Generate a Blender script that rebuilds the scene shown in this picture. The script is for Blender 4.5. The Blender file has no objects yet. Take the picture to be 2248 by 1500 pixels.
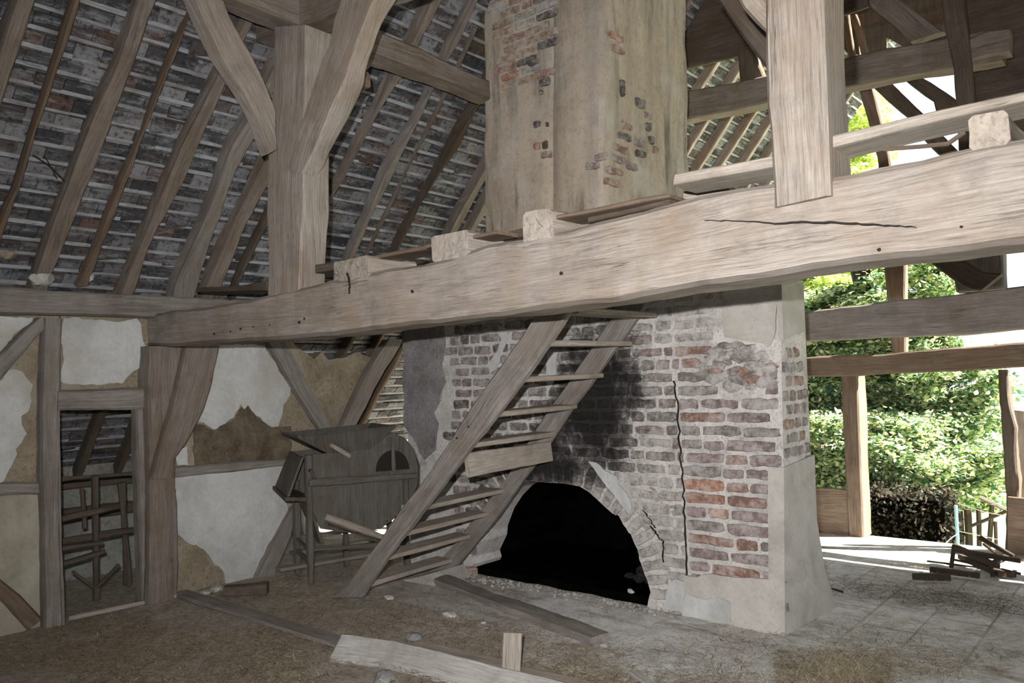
import bpy, bmesh, math, random
import numpy as np
from mathutils import Vector, Matrix, noise
from mathutils.geometry import tessellate_polygon
random.seed(7)
scn = bpy.context.scene
COL = scn.collection

# ------------------------------------------------------------------ camera
CX, CY, F, EYE = 1124.0, 750.0, 1748.0, 1.6
vA = Vector((2600-CX, -(784-CY), -F)).normalized()      # building's long axis as the camera sees it
U = -Vector((-950-CX, -(890-CY), -F)).normalized()       # building's cross axis
V = (vA - vA.dot(U)*U).normalized()
W = U.cross(V)
R = Matrix((U, V, W))                                    # camera -> world
cam_d = bpy.data.cameras.new('camera'); cam_d.lens = 28.0*F/1748.0; cam_d.sensor_width = 36.0
cam_d.clip_end = 300
cam = bpy.data.objects.new('camera', cam_d); COL.objects.link(cam)
CAM = Vector((0, 0, EYE))
cam.matrix_world = Matrix.Translation(CAM) @ R.to_4x4()
scn.camera = cam

# ------------------------------------------------------------------ light
world = bpy.data.worlds.new('sky'); scn.world = world; world.use_nodes = True
bg = world.node_tree.nodes['Background']
bg.inputs[0].default_value = (0.82, 0.92, 1.0, 1); bg.inputs[1].default_value = 1.1
sun_d = bpy.data.lights.new('sun', 'SUN'); sun_d.energy = 32.0; sun_d.angle = 0.01; sun_d.color = (1, .93, .8)
sun = bpy.data.objects.new('sun', sun_d); COL.objects.link(sun)
sun.rotation_euler = Vector((0.70, 0.34, 0.64)).to_track_quat('Z', 'Y').to_euler()
fl_d = bpy.data.lights.new('camera_flash', 'SPOT'); fl_d.energy = 830; fl_d.spot_size = math.radians(112); fl_d.spot_blend = 1.0; fl_d.shadow_soft_size = 0.02; fl_d.color = (1.0, .975, .95)
flash = bpy.data.objects.new('camera_flash', fl_d); COL.objects.link(flash)
flash.location = CAM + R @ Vector((-0.09, 0.18, 0.0)); flash.rotation_euler = (R @ Matrix.Rotation(math.radians(-5), 3, 'Y') @ Matrix.Rotation(math.radians(-3), 3, 'X')).to_euler()
scn.view_settings.view_transform = 'Standard'; scn.view_settings.look = 'None'
scn.view_settings.exposure = 0.33; scn.view_settings.gamma = 1.0; scn.view_settings.use_curve_mapping = False

# ------------------------------------------------------------------ pixel ray helpers
def ray(px, py): return R @ Vector((px-CX, -(py-CY), -F))
def hit(px, py, o, n):
    d = ray(px, py); return CAM + d*((o-CAM).dot(n)/d.dot(n))
def atx(px, py, x): return hit(px, py, Vector((x, 0, 0)), Vector((1, 0, 0)))
def aty(px, py, y): return hit(px, py, Vector((0, y, 0)), Vector((0, 1, 0)))
def atz(px, py, z=0): return hit(px, py, Vector((0, 0, z)), Vector((0, 0, 1)))
def proj(p):
    c = R.transposed() @ (Vector(p)-CAM); return (CX+F*c.x/-c.z, CY-F*c.y/-c.z)
SL = 1.19
RN = Vector((-SL, 0, 1)).normalized()                    # roof plane normal, pointing out (up and left)
RO = Vector((-6, 0, 2.35))                               # on the inner face of the rafters
def atr(px, py, off=0): return hit(px, py, RO+RN*off, RN)
def roof_z(x): return 2.35+SL*(x+6)

# ------------------------------------------------------------------ materials
def mat(name): 
    m = bpy.data.materials.new(name); m.use_nodes = True
    nt = m.node_tree; b = nt.nodes['Principled BSDF']; b.inputs['Roughness'].default_value = .9
    b.inputs['Specular IOR Level'].default_value = .25
    return m, nt, b
def N(nt, t, **kw):
    n = nt.nodes.new(t)
    for k, v in kw.items(): setattr(n, k, v)
    return n
def mapping(nt, src, scale, rot=(0, 0, 0)):
    tc = N(nt, 'ShaderNodeTexCoord'); mp = N(nt, 'ShaderNodeMapping')
    mp.inputs['Scale'].default_value = scale; mp.inputs['Rotation'].default_value = rot
    nt.links.new(tc.outputs[src], mp.inputs[0]); return mp.outputs[0]
def noise_n(nt, vec, scale, detail=6, rough=.6, dist=0):
    n = N(nt, 'ShaderNodeTexNoise'); n.inputs['Scale'].default_value = scale; n.inputs['Detail'].default_value = detail
    n.inputs['Roughness'].default_value = rough; n.inputs['Distortion'].default_value = dist
    nt.links.new(vec, n.inputs['Vector']); return n.outputs['Fac']
def ramp(nt, fac, stops):
    r = N(nt, 'ShaderNodeValToRGB'); e = r.color_ramp.elements
    while len(e) < len(stops): e.new(.5)
    for i, (p, c) in enumerate(stops): e[i].position = p; e[i].color = (c[0], c[1], c[2], 1) if hasattr(c, '__len__') else (c, c, c, 1)
    nt.links.new(fac, r.inputs[0]); return r.outputs[0]
def mix(nt, fac, a, b, mode='MIX'):
    m = N(nt, 'ShaderNodeMix', data_type='RGBA', blend_type=mode)
    for sock, v in ((m.inputs[0], fac), (m.inputs[6], a), (m.inputs[7], b)):
        if isinstance(v, bpy.types.NodeSocket): nt.links.new(v, sock)
        elif hasattr(v, '__len__'): sock.default_value = (v[0], v[1], v[2], 1)
        else: sock.default_value = v
    return m.outputs[2]
def bump(nt, b, h, strength=.5, dist=.01):
    n = N(nt, 'ShaderNodeBump'); n.inputs['Strength'].default_value = strength; n.inputs['Distance'].default_value = dist
    nt.links.new(h, n.inputs['Height']); nt.links.new(n.outputs[0], b.inputs['Normal'])
def attr(nt, name='Col'):
    a = N(nt, 'ShaderNodeAttribute'); a.attribute_name = name; return a.outputs['Color']

def wood(name, light, mid, dark, brown=None, brown_amt=.5, contrast=1.0):
    m, nt, b = mat(name)
    uv = mapping(nt, 'UV', (1, 1, 1))
    fine = noise_n(nt, mapping(nt, 'UV', (110, 3.2, 1)), 1, 7, .66, .25)
    med = noise_n(nt, mapping(nt, 'UV', (17, 1.2, 1)), 1, 5, .6, .4)
    blot = noise_n(nt, mapping(nt, 'Object', (1, 1, 1)), 2.6, 5, .65, .4)
    c = ramp(nt, fine, [(.3, dark), (.47, mid), (.66, light)])
    c2 = ramp(nt, med, [(.3, dark), (.48, mid), (.68, light)])
    c = mix(nt, .38, c, c2)
    if brown: c = mix(nt, ramp(nt, blot, [(.45, 0), (.68, brown_amt)]), c, brown)
    c = mix(nt, ramp(nt, noise_n(nt, mapping(nt, 'Object', (1, 1, 1)), 5.5, 6, .7), [(.3, .55*contrast), (.5, 0)]), c, [v*.55 for v in mid])
    crk = noise_n(nt, mapping(nt, 'UV', (38, 1.1, 1)), 1, 3, .5, .3)
    ck = ramp(nt, crk, [(.488, 0), (.5, 1), (.512, 0)])
    msk = ramp(nt, noise_n(nt, mapping(nt, 'UV', (3, 1.2, 1)), 1.4, 2), [(.54, 0), (.64, .5)])
    ckm = mix(nt, 1.0, ck, msk, 'MULTIPLY')
    c = mix(nt, ckm, c, [v*.3 for v in dark])
    fk = noise_n(nt, mapping(nt, 'UV', (240, 7, 1)), 1, 5, .7, .2)
    c = mix(nt, ramp(nt, fk, [(.52, 0), (.66, .55)]), c, [v*.6 for v in dark])
    nt.links.new(c, b.inputs['Base Color'])
    h = mix(nt, .6, fine, med); h = mix(nt, ckm, h, (0, 0, 0))
    bump(nt, b, h, .9, .014); return m
W_PALE = wood('pale_oak', (.40, .362, .325), (.29, .254, .223), (.14, .119, .102), (.235, .17, .115), .6)
W_GREY = wood('grey_oak', (.34, .315, .295), (.235, .212, .195), (.11, .096, .086), (.16, .12, .085), .5)
W_RAFT = wood('rafter_oak', (.31, .275, .245), (.205, .172, .148), (.085, .067, .055), (.15, .10, .065), .6)
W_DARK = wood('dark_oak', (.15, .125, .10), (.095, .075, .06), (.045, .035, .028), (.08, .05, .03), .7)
W_BROWN = wood('brown_oak', (.25, .195, .15), (.16, .118, .088), (.07, .05, .036), (.15, .10, .065), .6)
W_BOARD = wood('worn_board', (.46, .42, .38), (.33, .29, .25), (.18, .15, .125), (.26, .2, .14), .5)
W_LATH = wood('old_lath', (.50, .53, .58), (.38, .40, .43), (.18, .185, .2), (.15, .13, .11), .8)
W_STICK = wood('bare_stick', (.07, .05, .036), (.042, .03, .021), (.018, .013, .01))

def stone(name, c1, c2, c3, scale=6, bmp=.5, stain=None, bd=.01, streak=False, spk=.6):
    m, nt, b = mat(name)
    v = mapping(nt, 'Object', (1, 1, 1)); vs = mapping(nt, 'Object', (1, 1, .14)) if streak else v
    a = noise_n(nt, v, scale, 9, .68, .3); d = noise_n(nt, v, scale*7, 6, .7)
    c = ramp(nt, noise_n(nt, vs, scale*.6, 6, .65, .4), [(.36, c3), (.5, c2), (.63, c1)])
    c = mix(nt, .35, c, ramp(nt, a, [(.3, c3), (.5, c2), (.65, c1)]))
    c = mix(nt, ramp(nt, d, [(.34, spk), (.5, 0)]), c, [x*.6 for x in c3])
    if stain: c = mix(nt, ramp(nt, noise_n(nt, vs, scale*.45, 4, .6), [(.52, 0), (.7, .8)]), c, stain)
    nt.links.new(c, b.inputs['Base Color'])
    bump(nt, b, mix(nt, .5, a, d), bmp, bd); return m
PLASTER = stone('lime_plaster', (.66, .67, .67), (.57, .58, .575), (.40, .40, .39), 3.5, 1.0, (.42, .395, .34), .03, spk=.18)
DAUB = stone('clay_daub', (.36, .31, .235), (.27, .225, .16), (.155, .125, .085), 5, .9, (.32, .29, .24), .02)
DAUBDARK = stone('dark_daub', (.26, .21, .15), (.17, .135, .09), (.07, .055, .04), 12, 1.0, None, .03)
LOWDAUB = stone('buff_render', (.42, .395, .33), (.35, .325, .265), (.24, .21, .165), 4, .6, (.3, .27, .22), spk=.2)
MORTAR = stone('lime_mortar', (.52, .49, .46), (.43, .40, .37), (.27, .245, .225), 8, .9, (.4, .39, .385), .015)
RENDER = stone('smooth_render', (.52, .50, .47), (.45, .43, .40), (.33, .31, .29), 5, .4, (.40, .38, .34), spk=.25)
def chim_stains(m):
    nt = m.node_tree; b = nt.nodes['Principled BSDF']; old = b.inputs['Base Color'].links[0].from_socket
    st = noise_n(nt, mapping(nt, 'Object', (9, 9, .8)), 1, 6, .65, .6); big = noise_n(nt, mapping(nt, 'Object', (1, 1, .6)), 1.7, 5, .6)
    k = mix(nt, 1, ramp(nt, st, [(.5, 0), (.64, .8)]), ramp(nt, big, [(.4, 0), (.6, 1)]), 'MULTIPLY')
    c = mix(nt, k, old, (.115, .105, .09))
    c = mix(nt, ramp(nt, noise_n(nt, mapping(nt, 'Object', (1, 1, .8)), 2.6, 8, .7), [(.52, 0), (.66, .7)]), c, (.50, .47, .43))
    nt.links.new(c, b.inputs['Base Color'])
CHIMR = stone('chimney_render', (.55, .475, .385), (.435, .37, .295), (.25, .215, .175), 4, .8, (.27, .255, .24), .015, True, .3); chim_stains(CHIMR)
SOOT_SHADE = stone('soot', (.005, .0045, .004), (.003, .0028, .0026), (.001, .001, .001), 10, .8)
SOOT_SHADE.node_tree.nodes['Principled BSDF'].inputs['Specular IOR Level'].default_value = 0
PALEROCK = stone('pale_rubble', (.62, .60, .57), (.5, .48, .45), (.3, .28, .26), 20, .8)
ASH = stone('ashy_stone', (.045, .045, .045), (.02, .02, .02), (.006, .006, .006), 40, .8)
GRASS = stone('rough_grass', (.38, .42, .28), (.26, .31, .19), (.14, .17, .1), 3, .5)
OUTROOF = stone('shed_roof_tiles', (.45, .36, .3), (.33, .26, .22), (.2, .16, .14), 9, .5)

def brick_mat():
    m, nt, b = mat('old_brick')
    v = mapping(nt, 'Object', (1, 1, 1)); a = noise_n(nt, v, 22, 6, .7); d = noise_n(nt, v, 90, 4, .7)
    c = mix(nt, ramp(nt, a, [(.3, .75), (.55, 0)]), attr(nt), (.10, .085, .08))
    c = mix(nt, ramp(nt, noise_n(nt, v, 11, 8, .8), [(.44, 0), (.62, .85)]), c, mix(nt, .72, attr(nt), (.52, .49, .47)))
    nt.links.new(c, b.inputs['Base Color']); bump(nt, b, mix(nt, .5, a, d), .8, .008); return m
BRICK = brick_mat()
def tile_mat():
    m, nt, b = mat('roof_tile')
    v = mapping(nt, 'Object', (1, 1, 1)); a = noise_n(nt, mapping(nt, 'Object', (15, 3.2, 15)), 1, 8, .75, .35)
    c = mix(nt, ramp(nt, a, [(.48, 0), (.62, .95)]), attr(nt), (.23, .24, .26))
    c = mix(nt, ramp(nt, noise_n(nt, v, 30, 4), [(.32, .8), (.5, 0)]), c, (.02, .018, .018))
    nt.links.new(c, b.inputs['Base Color']); bump(nt, b, a, .8, .01); return m
TILE = tile_mat()
def floor_mat():
    m, nt, b = mat('dirt_floor')
    v = mapping(nt, 'Object', (1, 1, 1))
    dirt = ramp(nt, noise_n(nt, v, 26, 8, .75), [(.3, (.12, .095, .07)), (.5, (.31, .26, .205)), (.68, (.50, .44, .36))])
    dust = ramp(nt, noise_n(nt, v, 9, 8, .7), [(.3, (.46, .445, .43)), (.5, (.70, .69, .68)), (.68, (.84, .83, .82))])
    br = N(nt, 'ShaderNodeTexBrick'); br.offset = .5
    nt.links.new(mapping(nt, 'Object', (1, 1, 1), (0, 0, math.pi/2)), br.inputs['Vector'])
    br.inputs['Color1'].default_value = (1, 1, 1, 1); br.inputs['Color2'].default_value = (.8, .8, .8, 1); br.inputs['Mortar'].default_value = (.5, .47, .44, 1)
    br.inputs['Scale'].default_value = 1; br.inputs['Mortar Size'].default_value = .009; br.inputs['Brick Width'].default_value = .75; br.inputs['Row Height'].default_value = .33
    pav = mix(nt, ramp(nt, noise_n(nt, v, 1.7, 4), [(.35, .1), (.6, .95)]), dust, br.outputs[0], 'MULTIPLY')
    sx = N(nt, 'ShaderNodeSeparateXYZ'); nt.links.new(v, sx.inputs[0])
    # dusty towards the kiln and the paved side, littered elsewhere
    def lin(sock, lo, hi):
        r = N(nt, 'ShaderNodeMapRange'); r.inputs[1].default_value = lo; r.inputs[2].default_value = hi; r.clamp = True
        nt.links.new(sock, r.inputs[0]); return r.outputs[0]
    fx = lin(sx.outputs[0], -5.2, -2.2); fy = lin(sx.outputs[1], 2.7, 4.9)
    k = mix(nt, 1, fx, fy, 'MULTIPLY')
    nz = noise_n(nt, v, 2.2, 6, .7, .6)
    k2 = N(nt, 'ShaderNodeMath', operation='ADD'); nt.links.new(k, k2.inputs[0]); nt.links.new(nz, k2.inputs[1])
    msk = ramp(nt, k2.outputs[0], [(.5, .12), (.95, 1)])
    pm = ramp(nt, lin(sx.outputs[1], 4.3, 5.2), [(0, 0), (1, 1)])
    surf = mix(nt, pm, dust, pav)
    c = mix(nt, msk, dirt, surf)
    c = mix(nt, ramp(nt, noise_n(nt, mapping(nt, 'Object', (.7, 1.5, 1)), 2.6, 7, .75, .5), [(.53, 0), (.62, .75)]), c, dirt)
    nt.links.new(c, b.inputs['Base Color'])
    bump(nt, b, noise_n(nt, v, 40, 8, .75), .7, .02); return m
FLOORM = floor_mat()
def attr_mat(name, rough=.8, trans=0.0, translucent=False):
    m, nt, b = mat(name); nt.links.new(attr(nt), b.inputs['Base Color']); b.inputs['Roughness'].default_value = rough
    if translucent:
        t = N(nt, 'ShaderNodeBsdfTranslucent'); mx = N(nt, 'ShaderNodeMixShader'); mx.inputs[0].default_value = trans
        nt.links.new(mix(nt, 1, attr(nt), (1.0, 1.0, .7), 'MULTIPLY'), t.inputs[0])
        nt.links.new(b.outputs[0], mx.inputs[1]); nt.links.new(t.outputs[0], mx.inputs[2])
        nt.links.new(mx.outputs[0], nt.nodes['Material Output'].inputs[0])
    return m
STRAW = attr_mat('straw'); LEAF = attr_mat('leaf', .5, .5, True)
m_, nt_, b_ = mat('black_crack'); b_.inputs['Base Color'].default_value = (.02, .016, .013, 1); CRACK = m_
m_, nt_, b_ = mat('white_cord'); b_.inputs['Base Color'].default_value = (.8, .8, .78, 1); CORD = m_
m_, nt_, b_ = mat('blue_paint'); b_.inputs['Base Color'].default_value = (.25, .42, .5, 1); BLUEP = m_

# ------------------------------------------------------------------ mesh helpers
class MB:
    def __init__(s): s.v = []; s.f = []; s.uv = []; s.c = []
    def add(s, vs, fs, uvs=None, col=None, caps=0):
        o = len(s.v); s.v += [tuple(v) for v in vs]
        for f in fs:
            s.f.append([i+o for i in f])
        if uvs is not None:
            nc = len(fs)-caps
            for k, f in enumerate(fs): s.uv += [uvs[i] for i in f] if k < nc else [(vs[i][0]*.25+vs[i][1]*.25+7, vs[i][2]*5) for i in f]
        else:
            for f in fs: s.uv += [(vs[i][0]+vs[i][1], vs[i][2]) for i in f]
        s.c += [col or (1, 1, 1)]*len(vs)
    def build(s, name, m, parent=None, smooth=False):
        me = bpy.data.meshes.new(name); me.from_pydata(s.v, [], s.f)
        ul = me.uv_layers.new(name='UVMap'); ul.data.foreach_set('uv', [x for p in s.uv for x in p])
        at = me.color_attributes.new('Col', 'FLOAT_COLOR', 'POINT')
        at.data.foreach_set('color', [x for c in s.c for x in (c[0], c[1], c[2], 1.0)])
        me.materials.append(m)
        if smooth:
            me.polygons.foreach_set('use_smooth', [True]*len(me.polygons)); me.set_sharp_from_angle(angle=math.radians(33))
        me.update(); o = bpy.data.objects.new(name, me); COL.objects.link(o)
        if parent: o.parent = parent
        return o
def tag(o, label, cat, group=None, kind=None):
    if label: o['label'] = label
    if cat: o['category'] = cat
    if group: o['group'] = group
    if kind: o['kind'] = kind
    return o
def empty(name, label, cat, group=None, loc=(0, 0, 0)):
    o = bpy.data.objects.new(name, None); COL.objects.link(o); o.location = loc; o.empty_display_size = .1
    return tag(o, label, cat, group)
def struct(o): o['kind'] = 'structure'; return o
def nz(p, s=1.0, k=0): return noise.noise(Vector((p[0]*s+k*17.3, p[1]*s+k*5.1, p[2]*s)))

def sweep(mb, A, B, d, step=.07, rough=.006, ch=.014, seed=0, nf=4, nd=3, col=None):
    """Beam between two edge curves A and B (front face) with depth vector(s) d."""
    n = len(A)
    if not isinstance(d, (list, tuple)): d = [d]*n
    T = [0]
    for i in range(1, n): T.append(T[-1]+((A[i]+B[i])/2-(A[i-1]+B[i-1])/2).length)
    L = T[-1]; m = max(2, int(L/step))
    rings = []; sd = random.random()*50
    def at(arr, t):
        for i in range(1, n):
            if t <= T[i]+1e-9: 
                k = (t-T[i-1])/max(1e-9, T[i]-T[i-1]); return arr[i-1].lerp(arr[i], k)
        return arr[-1]
    vs = []; uvs = []
    us = None
    for j in range(m+1):
        t = L*j/m; a = at(A, t); b = at(B, t); dd = at(d, t)
        w = (b-a); wl = w.length; dl = dd.length; wn = w/wl; dn = dd/dl; c = min(ch, wl*.22, dl*.22)
        per = []
        def side(p, q, k):
            e = (q-p); el = e.length; en = e/el
            return [p+en*(c+(el-2*c)*i/(k-1)) for i in range(k)]
        per += side(a, b, nf); per += side(b, b+dd, nd); per += side(b+dd, a+dd, nf); per += side(a+dd, a, nd)
        cen = (a+b+dd)/2 if False else a+(w+dd)/2
        acc = 0; prev = None
        for i, p in enumerate(per):
            r = (p-cen).normalized()
            o1 = nz(p, 2.3, seed+sd)*rough*2.2 + nz(p, 9, seed+sd)*rough + nz(p, 30, seed+sd)*rough*.4
            if prev is not None: acc += (p-prev).length
            prev = p
            vs.append(p+r*o1); uvs.append((acc+sd, t+sd))
    k = 2*nf+2*nd; fs = []
    for j in range(m):
        for i in range(k):
            i2 = (i+1) % k; fs.append((j*k+i, j*k+i2, (j+1)*k+i2, (j+1)*k+i))
    fs.append(tuple(range(k-1, -1, -1))); fs.append(tuple(m*k+i for i in range(k)))
    # orientation
    a, b, dd = A[0], B[0], d[0]
    ax = ((A[-1]+B[-1])-(A[0]+B[0]))
    if (b-a).cross(dd).dot(ax) < 0: fs = [tuple(reversed(f)) for f in fs]
    mb.add(vs, fs, uvs, col, 2)
def resample(pl, n):
    T = [0]
    for i in range(1, len(pl)): T.append(T[-1]+math.dist(pl[i], pl[i-1]))
    out = []
    for j in range(n):
        t = T[-1]*j/(n-1)
        for i in range(1, len(pl)):
            if t <= T[i]+1e-6: k = (t-T[i-1])/(T[i]-T[i-1]); out.append(tuple(pl[i-1][c]*(1-k)+pl[i][c]*k for c in (0, 1))); break
    return out
def face_timber(name, pf, ea, eb, d, m, parent=None, **kw):
    """ea/eb: pixel polylines of the two edges of the visible face, pf maps a pixel onto the face's plane."""
    mb = MB()
    if len(ea) != len(eb): ea, eb = resample(ea, 14), resample(eb, 14)
    A = [pf(*p) for p in ea]; B = [pf(*p) for p in eb]
    sweep(mb, A, B, Vector(d), **kw); return mb.build(name, m, parent, True)
def bar(mb, p, q, w, h, up=(0, 0, 1), **kw):
    p = Vector(p); q = Vector(q); ax = (q-p).normalized(); up = Vector(up)
    s = ax.cross(up)
    if s.length < .05: s = ax.cross(Vector((1, 0, 0)))
    s.normalize(); t = s.cross(ax).normalized()
    A = [x - s*w/2 - t*h/2 for x in (p, q)]; B = [x + s*w/2 - t*h/2 for x in (p, q)]
    sweep(mb, A, B, t*h, **kw)
def bar_obj(name, p, q, w, h, m, parent=None, up=(0, 0, 1), **kw):
    mb = MB(); bar(mb, p, q, w, h, up, **kw); return mb.build(name, m, parent, True)
def limb(mb, pts, rad, k=6, rough=.15, col=None):
    vs = []; fs = []; uvs = []; t = 0; n = len(pts); sd = random.random()*99
    for j, p in enumerate(pts):
        p = Vector(p); q = Vector(pts[min(j+1, n-1)]); o = Vector(pts[max(j-1, 0)]); ax = (q-o).normalized()
        s = ax.cross(Vector((0, 0, 1)));
        if s.length < .1: s = ax.cross(Vector((1, 0, 0)))
        s.normalize(); u = s.cross(ax); r = rad[j] if hasattr(rad, '__len__') else rad
        if j: t += (p-Vector(pts[j-1])).length
        for i in range(k):
            a = 2*math.pi*i/k; rr = r*(1+rough*nz((i*3.1+sd, j*1.7, 0)))
            vs.append(p+s*math.cos(a)*rr+u*math.sin(a)*rr); uvs.append((a*r, t))
    for j in range(n-1):
        for i in range(k): fs.append((j*k+i, j*k+(i+1) % k, (j+1)*k+(i+1) % k, (j+1)*k+i))
    fs.append(tuple(range(k-1, -1, -1))); fs.append(tuple((n-1)*k+i for i in range(k)))
    mb.add(vs, fs, uvs, col)
def ragged(pts, step, amp, seed=0):
    out = []; n = len(pts)
    for i in range(n):
        p = Vector(pts[i]); q = Vector(pts[(i+1) % n]); k = max(1, int((q-p).length/step))
        for j in range(k):
            r = p.lerp(q, j/k)
            out.append(r+Vector((nz(r, 7, seed), nz(r, 7, seed+3), nz(r, 7, seed+6)))*amp+Vector((nz(r, 31, seed+1), nz(r, 31, seed+4), nz(r, 31, seed+8)))*amp*.6)
    return out
def slab(mb, outer, holes, nrm, depth, bevel=0.0, col=None):
    """flat panel: polygon facing nrm, extruded by depth the other way; bevel chamfers the front edge"""
    nrm = Vector(nrm); loops = [list(outer)]+[list(h) for h in holes]
    flat = [p for l in loops for p in l]; tri = tessellate_polygon([[Vector(p) for p in l] for l in loops])
    fr = [Vector(p) for p in flat]
    nf = len(fr); vs = list(fr)+[p-nrm*depth for p in fr]; fs = []
    for t in tri:
        a, b, c = (fr[i] for i in t)
        t = tuple(t) if (b-a).cross(c-a).dot(nrm) > 0 else tuple(reversed(t))
        fs.append(t); fs.append(tuple(i+nf for i in reversed(t)))
    o = 0
    for li, l in enumerate(loops):
        k = len(l); area = Vector((0, 0, 0))
        for i in range(k): area += Vector(l[i]).cross(Vector(l[(i+1) % k]))
        ccw = area.dot(nrm) > 0
        if li > 0: ccw = not ccw
        for i in range(k):
            j = (i+1) % k; q = (o+i, o+nf+i, o+nf+j, o+j)
            fs.append(q if ccw else tuple(reversed(q)))
        o += k
    mb.add(vs, fs, None, col)
def box(mb, lo, hi, col=None):
    x0, y0, z0 = lo; x1, y1, z1 = hi
    vs = [(x, y, z) for z in (z0, z1) for y in (y0, y1) for x in (x0, x1)]
    mb.add(vs, [(0, 2, 3, 1), (4, 5, 7, 6), (0, 1, 5, 4), (2, 6, 7, 3), (0, 4, 6, 2), (1, 3, 7, 5)], None, col)
def lump(mb, c, r, col=None, seed=0, sq=(1, 1, .7), k=2):
    bm = bmesh.new(); bmesh.ops.create_icosphere(bm, subdivisions=k, radius=1)
    vs = []
    for v in bm.verts:
        d = 1+.45*nz(v.co, 1.3, seed)+.18*nz(v.co, 4, seed+2)
        vs.append(Vector(c)+Vector((v.co.x*sq[0], v.co.y*sq[1], v.co.z*sq[2]))*r*d)
    mb.add(vs, [tuple(v.index for v in f.verts) for f in bm.faces], None, col); bm.free()
def inpoly(x, y, poly):
    c = False; n = len(poly); j = n-1
    for i in range(n):
        xi, yi = poly[i]; xj, yj = poly[j]
        if (yi > y) != (yj > y) and x < (xj-xi)*(y-yi)/(yj-yi)+xi: c = not c
        j = i
    return c
def brick(mb, c, e1, e2, nrm, L, H, pr, col, seed):
    """one weathered brick face standing pr proud of the mortar, rounded and chipped"""
    k = 28; vs = []; o = []
    for i in range(k):
        a = 2*math.pi*i/k; x, y = math.cos(a), math.sin(a)
        s = 1/max(abs(x), abs(y)); p = .16
        x = x*s; y = y*s
        # even out along the long sides, round the corners
        r = (abs(x)**14+abs(y)**14)**(1/14); x /= r; y /= r
        o.append((x*L/2, y*H/2))
    for ring, (f, h) in enumerate(((1.0, -.012), (1.0, pr*.45), (.955, pr))):
        for i, (x, y) in enumerate(o):
            q = c+e1*x+e2*y; j = .010*nz(q, 14, seed)+.006*nz(q, 45, seed)
            fx = 1-(1-f)*.35*H/L*2 if ring == 2 else 1
            vs.append(c+e1*(x*(fx)+j)+e2*(y*(f if ring < 2 else .86)+j)+nrm*(h+.006*nz(q, 12, seed+4)*(ring == 2)))
    cen = len(vs); vs.append(c+nrm*pr*1.05)
    fs = []
    for r in range(2):
        for i in range(k): fs.append((r*k+i, r*k+(i+1) % k, (r+1)*k+(i+1) % k, (r+1)*k+i))
    for i in range(k): fs.append((2*k+i, 2*k+(i+1) % k, cen))
    if e1.cross(e2).dot(nrm) < 0: fs = [tuple(reversed(f)) for f in fs]
    mb.add(vs, fs, None, col)

# ================================================================== SETTING
# floor
mb = MB(); xs = np.arange(-8.2, 6.01, .1); ys = np.arange(-3.5, 8.01, .1)
xs2, ys2 = list(xs), list(ys)
vs = []; 
for y in ys2:
    for x in xs2:
        p = (x, y, 0); h = .018*nz(p, 1.1)+.012*nz(p, 4)+.006*nz(p, 14)
        if y > 5: h *= .35
        d = math.hypot((x+3.6)/1.5, (y-4.62)/.35)
        if d < 1.2 and y < 4.9: h += .03*(1-d/1.2)
        vs.append((x, y, h-.012))
nx = len(xs2); fs = [(j*nx+i, j*nx+i+1, (j+1)*nx+i+1, (j+1)*nx+i) for j in range(len(ys2)-1) for i in range(nx-1)]
mb.add(vs, fs); fo = struct(mb.build('floor', FLOORM, None, True))
mb = MB(); box(mb, (-8.2, 7.96, -.7), (6, 8.08, -.02)); struct(mb.build('trim_1', MORTAR))       # masonry edge of the floor slab

# roof: tiles seen from beneath, laths as parts
roof = bpy.data.objects.new('ceiling', None); COL.objects.link(roof); struct(roof); roof['label'] = 'steep tiled roof slope seen from beneath'
TO = .125                                                       # tiles lie this far outside the rafters' inner face
SD = Vector((1, 0, SL)).normalized()                            # up the slope
Y0, Y1 = -3.5, 12.4
s0 = (-8.1+6)/SD.x; s1 = (-.45+6)/SD.x; pitch = .118
rows = int((s1-s0)/pitch)
mb = MB(); rnd = random.Random(3)
for r in range(rows):
    s = s0+r*pitch; x = -6+SD.x*s
    if x > -2.2: y_lo = 1.5
    ww = .165
    for k in range(int((Y1-Y0)/ww)):
        y = Y0+k*ww+(r % 2)*ww/2
        if x < -6.2 and y < -.5: continue
        base = RO+SD*s+Vector((0, y, 0))+RN*(TO+rnd.uniform(-.004, .007))
        t0 = base-SD*.03; tl = .24; dn = rnd.uniform(-.004, .004)
        if -4.55 < base.x < -2.9 and 4.72 < y < 6.2: continue
        if y > 9.4 and rnd.random() < (.35 if x < -4.2 else .10): continue
        q = rnd.random()
        col = (.06, .06, .066) if q < .4 else (.085, .075, .075) if q < .75 else (.12, .08, .065) if q < .85 else (.2, .2, .21)
        kk = rnd.uniform(.7, 1.3); col = tuple(c*kk for c in col)
        g = .004
        a = t0+Vector((0, g, 0))+RN*dn; b = t0+Vector((0, ww-g, 0)); c = b+SD*tl-RN*.028; d = a+SD*tl-RN*.028
        th = RN*.014
        v8 = [a, b, c, d, a+th, b+th, c+th, d+th]
        mb.add(v8, [(0, 1, 2, 3), (7, 6, 5, 4), (0, 4, 5, 1), (1, 5, 6, 2), (2, 6, 7, 3), (3, 7, 4, 0)], None, col)
tiles = mb.build('roof_tiles', TILE, roof)
mb = MB()                                                        # torching mortar between tiles keeps the light out
a = RO+SD*(s0)+RN*(TO+.045); b = RO+SD*(s1)+RN*(TO+.045)
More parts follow.
